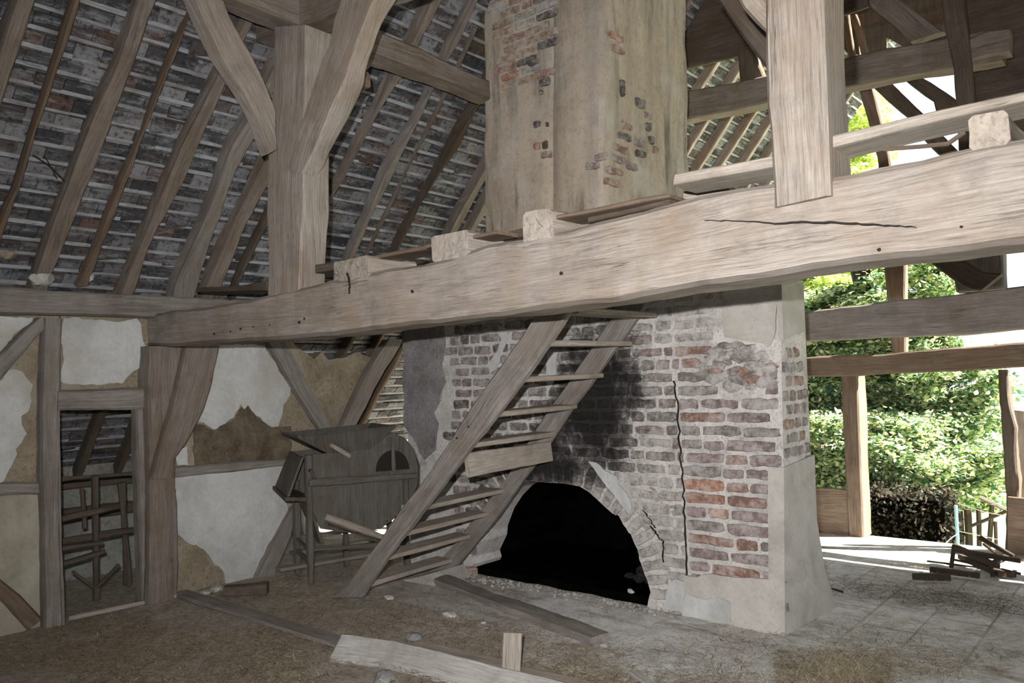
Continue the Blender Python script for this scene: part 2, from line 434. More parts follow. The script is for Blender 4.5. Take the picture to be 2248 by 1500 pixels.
for (ya, yb, sa, sb) in ((Y0, 9.4, s0, s1), (9.4, Y1, 1.6/SD.x, s1)):
    P = [RO+SD*sa+RN*(TO+.045), RO+SD*sb+RN*(TO+.045)]
    q = [P[0]+Vector((0, ya, 0)), P[1]+Vector((0, ya, 0)), P[1]+Vector((0, yb, 0)), P[0]+Vector((0, yb, 0))]
    mb.add(q+[p+RN*.03 for p in q], [(0, 1, 2, 3), (7, 6, 5, 4), (0, 4, 5, 1), (1, 5, 6, 2), (2, 6, 7, 3), (3, 7, 4, 0)])
mb.build('roof_torching', DAUBDARK, roof)
for r in range(rows):                                            # laths
    s = s0+r*pitch+rnd.uniform(-.008, .008); x = -6+SD.x*s
    if x > -2.6: continue
    mb = MB(); pts = []
    yy = max(Y0, -.6) if x < -6.2 else Y0
    nseg = int((Y1-yy)/.25); A = []; B = []
    for k in range(nseg+1):
        y = yy+(Y1-yy)*k/nseg; w = .027+.012*nz((y, r, 0), 2.1)
        c0 = RO+SD*(s+.010*nz((y, r*3.3, 1), .9))+Vector((0, y, 0))+RN*(TO-.022)
        A.append(c0-SD*w/2); B.append(c0+SD*w/2)
    sweep(mb, A, B, RN*.016, step=.25, rough=.002, ch=.003, nf=2, nd=2)
    mb.build('lath', W_LATH, roof, True)
# other slope of the roof (out of view, keeps the daylight off)
mb = MB(); rz = roof_z(-.4)
q = [Vector((-.4, Y0, rz)), Vector((5.9, Y0, rz-6.3*SL)), Vector((5.9, 9.0, rz-6.3*SL)), Vector((-.4, 9.0, rz))]
mb.add(q+[p+Vector((.07, 0, .07)) for p in q], [(3, 2, 1, 0), (4, 5, 6, 7), (0, 1, 5, 4), (1, 2, 6, 5), (2, 3, 7, 6), (3, 0, 4, 7)])
o = mb.build('roof_slope_right', DAUBDARK, roof)

mb = MB(); box(mb, (-6.2, -3.6, -.05), (6, -3.5, 7.5)); struct(mb.build('wall_light_block_back', DAUB))          # unseen wall added behind the view to cut down the skylight
mb = MB(); box(mb, (3.0, 7.9, -.05), (6.0, 8, 2.7)); struct(mb.build('wall_light_block_far', DAUB))  # unseen wall, added and sized to limit the daylight coming in
mb = MB(); box(mb, (-1.3, Y0, rz+.1), (.3, Y1, rz+.35)); mb.build('ridge_light_block', DAUBDARK, roof)  # unseen box added over the ridge gap to keep sun spots out
# left wall: daub panels (structure), plaster skins, framing
XW = -6.06
def wx(px, py): return atx(px, py, XW)
wl = bpy.data.objects.new('wall_left', None); COL.objects.link(wl); struct(wl); wl['label'] = 'half-timbered daub wall with broken white plaster'
NX = Vector((1, 0, 0))
def wpanel(name, pts, m, seed, amp=.0, x=XW, depth=.12, step=.05, world_pts=None):
    P = [atx(p[0], p[1], x) for p in pts]+[Vector(w) for w in (world_pts or [])]
    if amp: P = ragged(P, step, amp, seed)
    for p in P: p.x = x
    mb = MB(); slab(mb, P, [], NX, depth); return mb.build(name, m, wl)
wpanel('daub_panel', [(132, 690), (132, 1075), (-40, 1075)], DAUB, 1, world_pts=[(XW, -2.5, .72), (XW, -2.5, 2.16)])
wpanel('daub_panel', [(132, 1070), (132, 1380)], LOWDAUB, 1, world_pts=[(XW, 2.2, -.05), (XW, -2.5, -.05), (XW, -2.5, .75)])
wpanel('daub_panel', [(130, 692), (325, 698), (325, 870), (130, 868)], DAUB, 1)
wpanel('daub_panel', [(370, 740), (630, 740), (690, 790), (706, 772), (722, 790), (760, 784), (785, 772), (822, 790), (850, 800), (800, 880), (764, 960), (740, 1010), (660, 1060), (650, 1110), (610, 1190), (590, 1275), (560, 1290), (380, 1325)], DAUB, 2, .012)
SK = XW+.018
wpanel('plaster_patch', [(-60, 697), (69, 696), (66, 708), (53, 715), (38, 728), (21, 755), (11, 781), (-60, 800)], PLASTER, 3, .02, SK, .02, .03)
wpanel('plaster_patch', [(-80, 830), (0, 842), (20, 812), (32, 808), (53, 813), (62, 828), (70, 845), (60, 862), (66, 880), (64, 899), (50, 915), (50, 930), (57, 950), (53, 973), (36, 985), (32, 1005), (20, 1040), (0, 1058), (-80, 1070)], PLASTER, 4, .03, SK, .02, .03)
wpanel('plaster_patch', [(141, 701), (299, 703), (306, 712), (312, 728), (314, 750), (322, 776), (322, 806), (304, 811), (290, 818), (277, 829), (270, 840), (240, 843), (213, 848), (149, 848), (136, 840), (133, 739)], PLASTER, 5, .022, SK, .02, .03)
wpanel('plaster_patch', [(472, 755), (581, 758), (592, 780), (603, 797), (610, 815), (619, 829), (640, 851), (637, 867), (621, 888), (616, 915), (613, 936), (597, 936), (580, 925), (565, 915), (556, 900), (549, 888), (538, 897), (528, 888), (512, 917), (495, 928), (469, 941), (445, 928), (420, 925)], PLASTER, 6, .022, SK, .02, .03)
wpanel('plaster_patch', [(384, 992), (413, 981), (413, 1021), (390, 1024)], PLASTER, 7, .012, SK, .02, .03)
wpanel('plaster_patch', [(384, 1043), (627, 1021), (632, 1139), (597, 1187), (570, 1235), (560, 1262), (552, 1285), (500, 1285), (492, 1258), (474, 1240), (459, 1219), (440, 1203), (416, 1192), (400, 1182), (384, 1170)], PLASTER, 8, .022, SK, .02, .03)
wpanel('dark_daub_patch', [(425, 930), (469, 945), (512, 922), (530, 893), (550, 893), (565, 918), (600, 940), (640, 935), (640, 1018), (427, 1028)], DAUBDARK, 9, .02, XW+.008, .02, .03)

def wt(name, ea, eb, label, x=-5.985, d=.14, m=W_GREY, cat='timber', group=None, **kw):
    o = face_timber(name, lambda a, b: atx(a, b, x), ea, eb, (-d, 0, 0), m, **kw); return tag(o, label, cat, group)
GW = 'framing timbers of the left wall'
wt('wall_stud', [(97, 698), (89, 900), (92, 1100), (98, 1385)], [(137, 700), (133, 900), (133, 1100), (141, 1372)], 'grey upright stud on the left side of the small doorway', group=GW)
wt('wall_brace', [(84, 697), (55, 722), (16, 762), (-70, 840)], [(125, 700), (88, 735), (45, 785), (-70, 905)], 'slanting brace rising to the plate left of the doorway, pegged', -5.99, .1, group=GW)
wt('wall_rail', [(-60, 1060), (95, 1058)], [(-60, 1090), (95, 1086)], 'thin horizontal rail between plaster and buff render, left of the doorway', -6.03, .08, group=GW)
wt('wall_brace', [(-40, 1235), (40, 1300), (96, 1358)], [(-40, 1280), (10, 1325), (62, 1385)], 'brown slanting brace at the foot of the wall, bottom left corner', -6.03, .08, W_BROWN, group=GW)
wt('wall_rail', [(385, 1026), (500, 1016), (655, 1004)], [(385, 1050), (500, 1037), (655, 1022)], 'thin grey ledge rail crossing the plaster right of the thick post', -6.02, .08, group=GW)
wt('wall_brace', [(588, 750), (641, 849), (712, 960)], [(628, 750), (692, 868), (742, 960)], 'slanting brace leaning right, above the hopper, left of the brown daub triangle', -6.0, .1, group=GW)
wt('wall_brace', [(853, 745), (805, 815), (742, 950)], [(888, 745), (836, 832), (776, 950)], 'slanting brace leaning left, above the hopper, right of the brown daub triangle', -5.99, .1, group=GW)
wt('wall_brace', [(636, 1125), (600, 1190), (562, 1270)], [(658, 1100), (640, 1180), (598, 1275)], 'short slanting grey brace beside the winnowing machine leg at floor level', -6.0, .1, group=GW)
# main post and the crook rising across it
wt('main_post', [(324, 760), (320, 866), (325, 1053), (322, 1330)], [(420, 760), (400, 900), (386, 1050), (393, 1180), (393, 1316)], 'thick brown oak post standing between the doorway and the white plaster', -5.93, .2, W_RAFT, 'post')
wt('crook_brace', [(408, 758), (392, 830), (373, 905), (345, 995), (333, 1052)], [(483, 758), (466, 840), (448, 905), (412, 973), (388, 1000), (380, 1050)], 'curved brown crook rising across the thick post to the big beam', -5.88, .16, W_RAFT, 'brace')
# wall plate
mb = MB(); A = []; B = []
for y in (-3.4, 0, 1.85, 2.3, 2.8, 4, 6, 7.9):
    A.append(Vector((-5.93, y, 2.12+.008*math.sin(y*3)))); B.append(Vector((-5.93, y, 2.30+.01*math.sin(y*2))))
sweep(mb, A, B, Vector((-.2, 0, 0))); tag(mb.build('wall_plate', W_GREY, None, True), 'long horizontal oak plate along the top of the left wall under the rafters', 'beam')
# doorway
dr = struct(bpy.data.objects.new('door_1', None)); COL.objects.link(dr); dr['label'] = 'small open doorway in the left wall'
face_timber('door_lintel', lambda a, b: atx(a, b, -5.97), [(128, 858), (220, 856), (325, 852)], [(128, 901), (220, 900), (325, 897)], (-.15, 0, 0), W_GREY, dr)
face_timber('door_jamb', lambda a, b: atx(a, b, -5.98), [(299, 896), (304, 1100), (312, 1330)], [(322, 896), (324, 1100), (324, 1330)], (-.1, 0, 0), W_GREY, dr)
face_timber('door_jamb', lambda a, b: atx(a, b, -5.98), [(126, 898), (128, 1100), (136, 1376)], [(133, 898), (135, 1100), (143, 1372)], (-.1, 0, 0), W_GREY, dr)

# outer aisle wall beyond the doorway
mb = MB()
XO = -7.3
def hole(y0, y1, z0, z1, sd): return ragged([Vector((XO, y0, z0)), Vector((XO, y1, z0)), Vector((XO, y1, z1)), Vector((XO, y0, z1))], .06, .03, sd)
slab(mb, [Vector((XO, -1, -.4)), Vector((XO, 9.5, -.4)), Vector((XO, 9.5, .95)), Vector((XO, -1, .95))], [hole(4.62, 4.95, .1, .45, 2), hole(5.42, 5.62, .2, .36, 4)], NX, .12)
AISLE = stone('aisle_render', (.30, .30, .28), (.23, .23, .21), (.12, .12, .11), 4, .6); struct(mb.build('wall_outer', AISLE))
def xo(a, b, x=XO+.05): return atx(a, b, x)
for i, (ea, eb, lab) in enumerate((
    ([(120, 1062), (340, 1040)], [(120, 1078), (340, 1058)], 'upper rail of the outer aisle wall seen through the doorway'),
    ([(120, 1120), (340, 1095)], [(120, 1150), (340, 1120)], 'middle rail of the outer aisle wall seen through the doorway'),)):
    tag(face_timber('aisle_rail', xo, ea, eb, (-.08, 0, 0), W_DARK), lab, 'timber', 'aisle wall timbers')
# trestle rack standing in the aisle behind the doorway
rk = empty('timber_rack', 'dark timber rack of poles and rails seen through the doorway', 'rack', loc=(-6.6, 2.8, 0))
def rkb(nm, a, b, w, h, x): 
    p, q = atx(a[0], a[1], x), atx(b[0], b[1], x)
    mb = MB(); bar(mb, p, q, w, h, (1, 0, 0)); o = mb.build(nm, W_DARK, rk, True); o.location = -rk.location; return o
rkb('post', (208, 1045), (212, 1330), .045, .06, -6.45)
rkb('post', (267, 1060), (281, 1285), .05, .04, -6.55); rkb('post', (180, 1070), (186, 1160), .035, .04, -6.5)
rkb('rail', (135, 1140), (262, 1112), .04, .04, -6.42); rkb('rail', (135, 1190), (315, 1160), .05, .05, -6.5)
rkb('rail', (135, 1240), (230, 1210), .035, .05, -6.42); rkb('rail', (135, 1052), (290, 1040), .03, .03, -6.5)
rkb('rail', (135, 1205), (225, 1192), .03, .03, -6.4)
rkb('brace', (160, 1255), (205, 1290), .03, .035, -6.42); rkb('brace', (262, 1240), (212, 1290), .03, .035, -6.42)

# ================================================================== ROOF TIMBERS
GR = 'rafters of the tiled roof slope'
def rafter(L, Rr, lab, th=.11, m=W_RAFT, rough=.009):
    if len(L) != len(Rr): L, Rr = resample(L, 14), resample(Rr, 14)
    Lp = [atr(a, b, th)-RN*th for a, b in L]; Rp = [atr(a, b) for a, b in Rr]
    mb = MB(); sweep(mb, Lp, Rp, RN*th, rough=rough)
    return tag(mb.build('rafter', m, None, True), lab, 'rafter', GR)
rafter([(-150, 700), (-62, 243), (18, 0), (60, -130)], [(-90, 700), (0, 243), (77, 0), (120, -130)], 'wide rafter cut by the left edge of the view at the top')
rafter([(-60, 640), (-50, 620), (0, 448), (28, 397), (61, 280), (117, 107), (149, 0), (195, -130)], [(-30, 640), (-22, 620), (9, 513), (47, 420), (75, 303), (112, 205), (154, 75), (180, 0), (225, -130)], 'slim brown wavy rafter, second from the left edge', .08, W_BROWN)
rafter([(52, 635), (62, 607), (107, 467), (154, 345), (200, 225), (247, 112), (282, 0), (325, -130)], [(105, 640), (117, 600), (187, 429), (233, 303), (265, 215), (299, 135), (350, 0), (395, -130)], 'broad straight grey rafter with a mortar lump at its foot, third from the left', .1)
rafter([(160, 620), (175, 590), (252, 397), (318, 245), (369, 107), (424, -10), (470, -130)], [(198, 625), (212, 585), (275, 411), (327, 280), (369, 163), (400, 80), (436, -10), (482, -130)], 'slim crooked brown rafter widening at its foot, fourth from the left', .07, W_BROWN, .012)
rafter([(238, 650), (250, 630), (317, 467), (387, 299), (457, 163), (500, 80), (545, -20), (600, -130)], [(288, 655), (297, 640), (345, 504), (406, 397), (467, 252), (510, 150), (583, 10), (650, -130)], 'broad grey rafter passing behind the left brace of the forked post')
rafter([(352, 690), (364, 607), (439, 434), (485, 303), (532, 224), (578, 126), (640, 0), (700, -130)], [(411, 690), (457, 551), (495, 448), (523, 373), (560, 299), (600, 200), (690, 20), (760, -130)], 'thick tan principal rafter passing just left of the forked post', .16, W_GREY, .014)
rafter([(425, 660), (440, 610), (504, 462), (555, 360), (600, 270), (680, 120), (760, -30)], [(480, 660), (490, 621), (541, 504), (590, 406), (640, 310), (720, 150), (800, -30)], 'broad rafter immediately behind the forked post on its left', .1)
rafter([(498, 650), (505, 620), (535, 550), (560, 495), (640, 320), (760, 100)], [(518, 650), (525, 620), (560, 550), (585, 500), (665, 330), (785, 105)], 'thin dark rafter low behind the forked post', .07, W_DARK)
rafter([(600, 640), (665, 482), (700, 428), (740, 372), (800, 250), (854, 136), (896, 64), (950, -60)], [(640, 640), (665, 565), (700, 490), (760, 380), (828, 260), (892, 152), (935, 70), (1000, -60)], 'broad dark rafter right of the forked post', .11)
rafter([(720, 640), (752, 560), (832, 368), (900, 256), (944, 172), (975, 90), (1035, -30)], [(745, 640), (780, 556), (856, 400), (916, 272), (958, 176), (1010, 90), (1070, -30)], 'slim blue-grey rafter halfway between the forked post and the chimney', .09, W_GREY, .012)
rafter([(775, 640), (804, 548), (890, 370), (980, 192), (1040, 60)], [(782, 640), (811, 550), (897, 372), (987, 194), (1048, 62)], 'very thin pole rafter between two broader rafters near the chimney', .04)
rafter([(810, 640), (856, 544), (972, 312), (1032, 212), (1080, 110)], [(845, 640), (876, 532), (940, 424), (1016, 316), (1052, 224), (1105, 120)], 'dark rafter ending under the purlin, second left of the chimney', .12, W_DARK)
rafter([(905, 650), (960, 524), (996, 452), (1048, 360), (1075, 310), (1130, 200)], [(950, 650), (998, 520), (1044, 436), (1072, 388), (1110, 310), (1170, 200)], 'greyish brown rafter touching the left side of the chimney', .11)
# simple rafters beyond the chimney and under the aisle roof
def plain_rafter(y, x0, x1, w, th, lab, grp, m=W_RAFT):
    a = RO+Vector(((x0+6), y, SL*(x0+6))); b = RO+Vector(((x1+6), y+.03, SL*(x1+6)))
    a.y = y; mb = MB(); sweep(mb, [a, b], [a+Vector((0, w, 0)), b+Vector((0, w, 0))], RN*th, rough=.008)
    return tag(mb.build('rafter', m, None, True), lab, 'rafter', grp)
plain_rafter(5.78, -6.2, -3.0, .09, .1, 'rafter just beyond the left edge of the chimney', GR)
for y, o_ in ((6.15, 'first'), (6.6, 'second'), (7.05, 'third'), (7.45, 'last')):
    plain_rafter(y, -6.2, -2.4, .08, .1, '%s of four rafters on the slope straight behind the chimney' % o_, 'far rafters beyond the chimney')
for y, o_ in ((8.1, 'first'), (8.6, 'second'), (9.05, 'third'), (9.5, 'fourth'), (10.0, 'fifth'), (10.5, 'sixth'), (11.0, 'seventh'), (11.6, 'eighth')):
    plain_rafter(y, -6.2 if y < 9 else -5.0, -2.2, .085, .13, 'pale-edged far rafter, %s to the right of the chimney' % o_, 'far rafters right of the chimney', W_RAFT)
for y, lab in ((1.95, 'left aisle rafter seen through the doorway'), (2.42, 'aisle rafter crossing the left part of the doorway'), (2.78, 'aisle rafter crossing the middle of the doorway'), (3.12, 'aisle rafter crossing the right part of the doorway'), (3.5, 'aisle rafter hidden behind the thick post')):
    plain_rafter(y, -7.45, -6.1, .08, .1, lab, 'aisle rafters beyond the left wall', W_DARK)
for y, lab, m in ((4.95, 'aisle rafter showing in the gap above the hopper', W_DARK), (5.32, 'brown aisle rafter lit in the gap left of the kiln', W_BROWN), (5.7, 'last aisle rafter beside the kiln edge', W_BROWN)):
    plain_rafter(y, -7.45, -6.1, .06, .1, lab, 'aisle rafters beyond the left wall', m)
# mortar lumps at the rafter feet
for p, r in (((88, 612), .075), ((190, 608), .05), ((18, 560), .05)):
    c = atx(p[0], p[1], -6.0); mb = MB(); lump(mb, c, r, None, p[0], (.8, 1, .7)); tag(mb.build('mortar_lump', PALEROCK if p[0] != 18 else DAUB, None, True), {88: 'pale mortar lump at the foot of the broad straight rafter', 190: 'white mortar lump under the slim crooked rafter', 18: 'small daub lump above the plate at the left edge'}[p[0]], 'mortar', 'mortar lumps on the plate')

mb = MB(); limb(mb, [atr(72, 340, -.03), atr(110, 365, -.05), atr(142, 398, -.03)], .005, 5); limb(mb, [atr(98, 342, -.05), atr(112, 366, -.05), atr(125, 392, -.06)], .004, 5)
tag(mb.build('dead_twig', W_STICK, None, True), 'dead twig caught on the laths between the slim wavy and the broad straight rafter', 'twig')
# purlin
XP = -4.30
mb = MB(); A = []; B = []
for y, z0, z1 in ((1.0, 3.86, 4.06), (2.9, 3.86, 4.06), (3.5, 3.875, 4.05), (4.86, 3.87, 4.04)):
    A.append(Vector((-4.19-.03*(y-2.9)/2, y, z0))); B.append(Vector((-4.19-.03*(y-2.9)/2, y, z1)))
sweep(mb, A, B, Vector((-.17, 0, 0)), rough=.01); tag(mb.build('purlin', W_RAFT, None, True), 'dark brown purlin running from the forked post to the chimney', 'beam')
# forked post
pz = lambda a, b: aty(a, b, 2.86)
tag(face_timber('forked_post', pz, [(586, 648), (588, 550), (585, 440), (588, 330), (598, 200), (600, 60)], [(658, 655), (660, 550), (668, 440), (666, 330), (670, 200), (673, 55)], (0, .2, 0), W_PALE), 'pale oak post forking into two braces, standing on the left part of the big beam', 'post')
ft = face_timber('left_brace', lambda a, b: atx(a, b, -4.22), [(404, -45), (445, 50), (490, 140), (531, 205), (560, 262), (590, 338)], [(480, -45), (510, 40), (560, 130), (590, 190), (609, 235), (612, 325)], (-.1, 0, 0), W_PALE)
tag(ft, 'pale brace leaning up to the left from the forked post', 'brace')
ft = face_timber('right_brace', lambda a, b: aty(a, b, 2.84), [(760, -45), (748, 0), (720, 110), (690, 180), (672, 245), (640, 320), (628, 370)], [(848, -45), (822, 0), (786, 90), (760, 170), (728, 235), (700, 310), (664, 382)], (0, .13, 0), W_PALE, rough=.014)
tag(ft, 'thick wavy pale brace leaning up to the right from the forked post', 'brace')
ft = face_timber('tie_collar', lambda a, b: aty(a, b, 2.97), [(556, 92), (620, 70), (680, 58), (760, 20), (900, -50)], [(560, 40), (600, 15), (680, -8), (760, -45), (880, -120)], (0, .18, 0), W_RAFT, rough=.014)
tag(ft, 'rough brown collar beam on top of the forked post', 'beam')
ft = face_timber('back_brace', lambda a, b: atx(a, b, -4.26), [(668, 250), (720, 160), (800, 78)], [(672, 330), (745, 235), (835, 118)], (-.1, 0, 0), W_GREY)
tag(ft, 'grey brace from the forked post back up to the purlin', 'brace')
ft = face_timber('peg_end', lambda a, b: aty(a, b, 3.1), [(700, 172), (742, 160), (784, 150)], [(712, 208), (745, 200), (787, 186)], (0, .1, 0), W_BROWN)
tag(ft, 'short brown beam end poking out behind the thick wavy brace', 'beam')

# big tie beam
YT = 2.85
def two_edges(bot, top, n=26):
    def at(pl, x):
        for i in range(1, len(pl)):
            if x <= pl[i][0]: k = (x-pl[i-1][0])/(pl[i][0]-pl[i-1][0]); return pl[i-1][1]*(1-k)+pl[i][1]*k
        return pl[-1][1]
    x0 = max(bot[0][0], top[0][0]); x1 = min(bot[-1][0], top[-1][0]); out = ([], [])
    for i in range(n+1):
        x = x0+(x1-x0)*i/n; out[0].append((x, at(bot, x))); out[1].append((x, at(top, x)))
    return out
bt = [(312, 762), (500, 752), (700, 738), (1000, 705), (1250, 674), (1480, 640), (1700, 604), (1900, 578), (2100, 552), (2248, 528), (6000, 105)]
tp = [(312, 690), (420, 680), (560, 655), (700, 622), (850, 590), (1000, 560), (1250, 498), (1480, 444), (1700, 402), (1900, 372), (2060, 342), (2248, 305), (6000, -382)]
ea, eb = two_edges(bt, tp, 76)
tb = face_timber('tie_beam', lambda a, b: aty(a, b, YT), ea, eb, (0, .26, 0), W_PALE, nf=7, ch=.02, rough=.008)
tag(tb, 'huge pale oak tie beam crossing the whole view above the stair', 'beam')
def crack(parent, pts, y, wmax=.012):
    mb = MB(); A = []; n = len(pts)
    pts = [(a+random.uniform(-1, 1), b+random.uniform(-1.1, 1.1)) for a, b in resample(pts, 40)]; n = 40; P = [aty(a, b, y) for a, b in pts]; up = []; dn = []
    for i, p in enumerate(P):
        w = wmax*math.sin(math.pi*(i+.15)/(n-.7))*.5+.001; up.append(p+Vector((0, 0, w))); dn.append(p-Vector((0, 0, w)))
    vs = up+dn+[p+Vector((0, .02, 0)) for p in up+dn]; fs = []
    for i in range(n-1): fs += [(n+i, n+i+1, i+1, i), (i, i+1, 2*n+i+1, 2*n+i), (3*n+i, 3*n+i+1, n+i+1, n+i)]
    mb.add(vs, fs); return mb.build('crack', CRACK, parent)
crack(tb, [(1545, 484), (1640, 486), (1700, 491), (1760, 488), (1820, 488), (1900, 492), (2010, 498)], YT-.013, .0055)
for a, b in ((470, 733), (506, 728), (528, 722), (556, 718), (592, 714), (657, 708), (668, 700), (1232, 600), (1929, 548), (2110, 498), (905, 640)):
    mb = MB(); lump(mb, aty(a, b, YT-.006), random.uniform(.005, .009)*(.7 if a > 1500 else 1.2), None, a, (1, .5, .9), 2); mb.build('nail_hole', CRACK, tb)
crack(tb, [(760, 600), (764, 612), (766, 630), (765, 645)], YT-.011, .005)

# joists stubs on the beam and the loose floor boards on them
GJ = 'joist ends notched on the big beam'
def joist(x0, x1, z0, z1, y1, lab, m=W_BOARD):
    mb = MB(); bar(mb, ((x0+x1)/2, YT+.005, (z0+z1)/2), ((x0+x1)/2+.02, y1, (z0+z1)/2-.01), x1-x0, z1-z0, rough=.008); return tag(mb.build('joist', m, None, True), lab, 'joist', GJ)
joist(-3.76, -3.42, 2.17, 2.30, 3.2, 'split pale joist end beside the forked post')
joist(-2.93, -2.66, 2.20, 2.335, 3.3, 'joist end under the thin boards, left of the chimney base')
joist(-2.31, -2.14, 2.22, 2.36, 4.6, 'square joist end under the boards in front of the chimney')
joist(-.487, -.37, 2.27, 2.385, 4.2, 'square grey joist block at the far right end of the beam')
GB = 'loose loft boards lying along the big beam'
def lboard(ea, eb, y, d, lab, m=W_BOARD, **kw):
    o = face_timber('loft_board', lambda a, b: aty(a, b, y), ea, eb, (0, d, 0), m, rough=.003, ch=.004, **kw); return tag(o, lab, 'board', GB)
lboard([(1478, 407), (1700, 368), (1830, 325), (2040, 272), (2300, 212)], [(1482, 383), (1700, 343), (1830, 297), (2040, 245), (2300, 190)], YT+.02, .2, 'long board resting on the right joist block and passing behind the big right post')
lboard([(1160, 492), (1290, 470), (1440, 440), (1472, 434)], [(1162, 484), (1290, 460), (1440, 428), (1470, 426)], YT+.03, .2, 'splintered tan board in front of the chimney base', W_BROWN)
lboard([(1290, 490), (1380, 470), (1470, 450)], [(1290, 476), (1380, 458), (1472, 436)], YT+.06, .2, 'dark board under the splintered one in front of the chimney', W_DARK)
lboard([(935, 546), (1010, 530), (1092, 514)], [(935, 537), (1010, 521), (1092, 505)], YT+.03, .16, 'short thin brown board left of the chimney base', W_BROWN)
lboard([(780, 580), (870, 560), (960, 545)], [(780, 570), (870, 551), (960, 533)], YT+.08, .18, 'thin brown board sloping up from the forked post', W_BROWN)
lboard([(660, 606), (740, 592), (800, 578)], [(660, 586), (740, 574), (800, 562)], YT+.12, .18, 'dark board right behind the forked post base', W_DARK)
lboard([(432, 642), (520, 640), (584, 638)], [(432, 632), (520, 628), (584, 618)], YT+.14, .25, 'dark board left of the forked post base', W_DARK)
lboard([(1060, 545), (1100, 532), (1150, 520)], [(1060, 520), (1100, 512), (1150, 500)], YT+.25, .2, 'dark plank end in shadow between two joist ends', W_DARK)
lboard([(1500, 440), (1530, 435), (1600, 430)], [(1500, 420), (1530, 415), (1600, 408)], YT+.4, .2, 'short yellowish board lying behind the beam near the big right post', W_BOARD)
mb = MB(); limb(mb, [aty(1940, 328, 2.98), aty(2020, 322, 2.98), aty(2080, 316, 2.98), aty(2118, 290, 2.98)], .008); tag(mb.build('thin_stick', W_BROWN, None, True), 'thin bent brown stick under the long loft board', 'stick')

# right post
tag(face_timber('big_right_post', lambda a, b: aty(a, b, YT-.03), [(1696, 456), (1692, 340), (1684, 200), (1682, 100), (1676, -60), (1666, -320)], [(1822, 428), (1816, 330), (1812, 200), (1808, 100), (1804, -60), (1796, -320)], (0, .24, 0), W_PALE, nf=6), 'big pale square post standing on the beam right of the chimney', 'post')
tag(face_timber('curved_brace', lambda a, b: aty(a, b, YT+.02), [(1590, -60), (1622, 5), (1650, 40), (1688, 75)], [(1680, -60), (1690, -10), (1700, 20), (1710, 75)], (0, .14, 0), W_PALE), 'curved pale brace joining the top of the big right post', 'brace')
tag(face_timber('back_brace', lambda a, b: atx(a, b, -1.02), [(1575, -40), (1620, 40), (1690, 135)], [(1655, -40), (1672, 20), (1700, 80)], (-.12, 0, 0), W_DARK) if False else
    face_timber('dark_brace', lambda a, b: aty(a, b, 3.7), [(1560, -20), (1600, 40), (1650, 110), (1690, 165), (1740, 240)], [(1640, -20), (1660, 20), (1700, 80), (1740, 130), (1780, 190)], (0, .14, 0), W_DARK), 'dark brace in shadow behind the big right post', 'brace')

# ================================================================== CHIMNEY
ch = empty('chimney', 'tall rendered brick chimney stack with bare brick at its upper left', 'chimney', loc=(-3.7, 5.4, 2.1))
def chim_ring(z):
    t = (z-2.1)/2.6; fl = max(0, (2.75-z))*.28
    xl = -4.35+.085*t-fl*.3; xr = -3.20+.14*t; yf = 4.83-fl*.05; yb = 6.15-.12*t
    xr2 = xr+fl*.75
    return xl, xr2 if False else xr+fl*.35, yf, yb
mb = MB(); zs = [2.12+.06*i for i in range(int(6.2/.06))]; rings = []; nfx, nfy = 22, 18; vs = []
for z in zs:
    xl, xr, yf, yb = chim_ring(z); per = []
    per += [(xl+(xr-xl)*i/nfx, yf) for i in range(nfx)]; per += [(xr, yf+(yb-yf)*i/nfy) for i in range(nfy)]
    per += [(xr-(xr-xl)*i/nfx, yb) for i in range(nfx)]; per += [(xl, yb-(yb-yf)*i/nfy) for i in range(nfy)]
    cx_, cy_ = (xl+xr)/2, (yf+yb)/2
    for i, (x, y) in enumerate(per):
        p = Vector((x, y, z)); d = Vector((x-cx_, y-cy_, 0)).normalized()
        g = 0
        if i < nfx:
            u = i/nfx; g = -.03*math.exp(-((u-.60)/.035)**2) + (.012 if u > .62 else 0)
            if i == 0: g -= .012
        if z > 4.75-.0 and i < nfx*.62: g -= .0
        if i == nfx: g -= .015+.03*max(0, nz((0, 0, z), 5))
        o_ = .018*nz(p, 1.6, 5)+.009*nz(p, 6, 3)+.004*nz(p, 20, 3)+g
        vs.append(p+d*o_)
k = 2*(nfx+nfy); fs = [(j*k+i, j*k+(i+1) % k, (j+1)*k+(i+1) % k, (j+1)*k+i) for j in range(len(zs)-1) for i in range(k)]
fs.append(tuple(range(k-1, -1, -1)))
mb.add(vs, fs); so = mb.build('stack', CHIMR, ch, True); so.location = -ch.location
def bcol(kind, rnd=random):
    base = {'grey': (.215, .195, .185), 'purple': (.22, .165, .16), 'red': (.33, .13, .075), 'orange': (.36, .19, .13), 'soot': (.022, .02, .019), 'tan': (.36, .27, .19),
            'pale': (.38, .36, .34), 'dark': (.07, .06, .055), 'rust': (.26, .15, .115)}[kind]
    k = rnd.uniform(.8, 1.2); return tuple(b*k for b in base)
mb = MB()
E1, E2, NYm = Vector((1, 0, 0)), Vector((0, 0, 1)), Vector((0, -1, 0))
z = 2.9; row = 0; rb = random.Random(11)
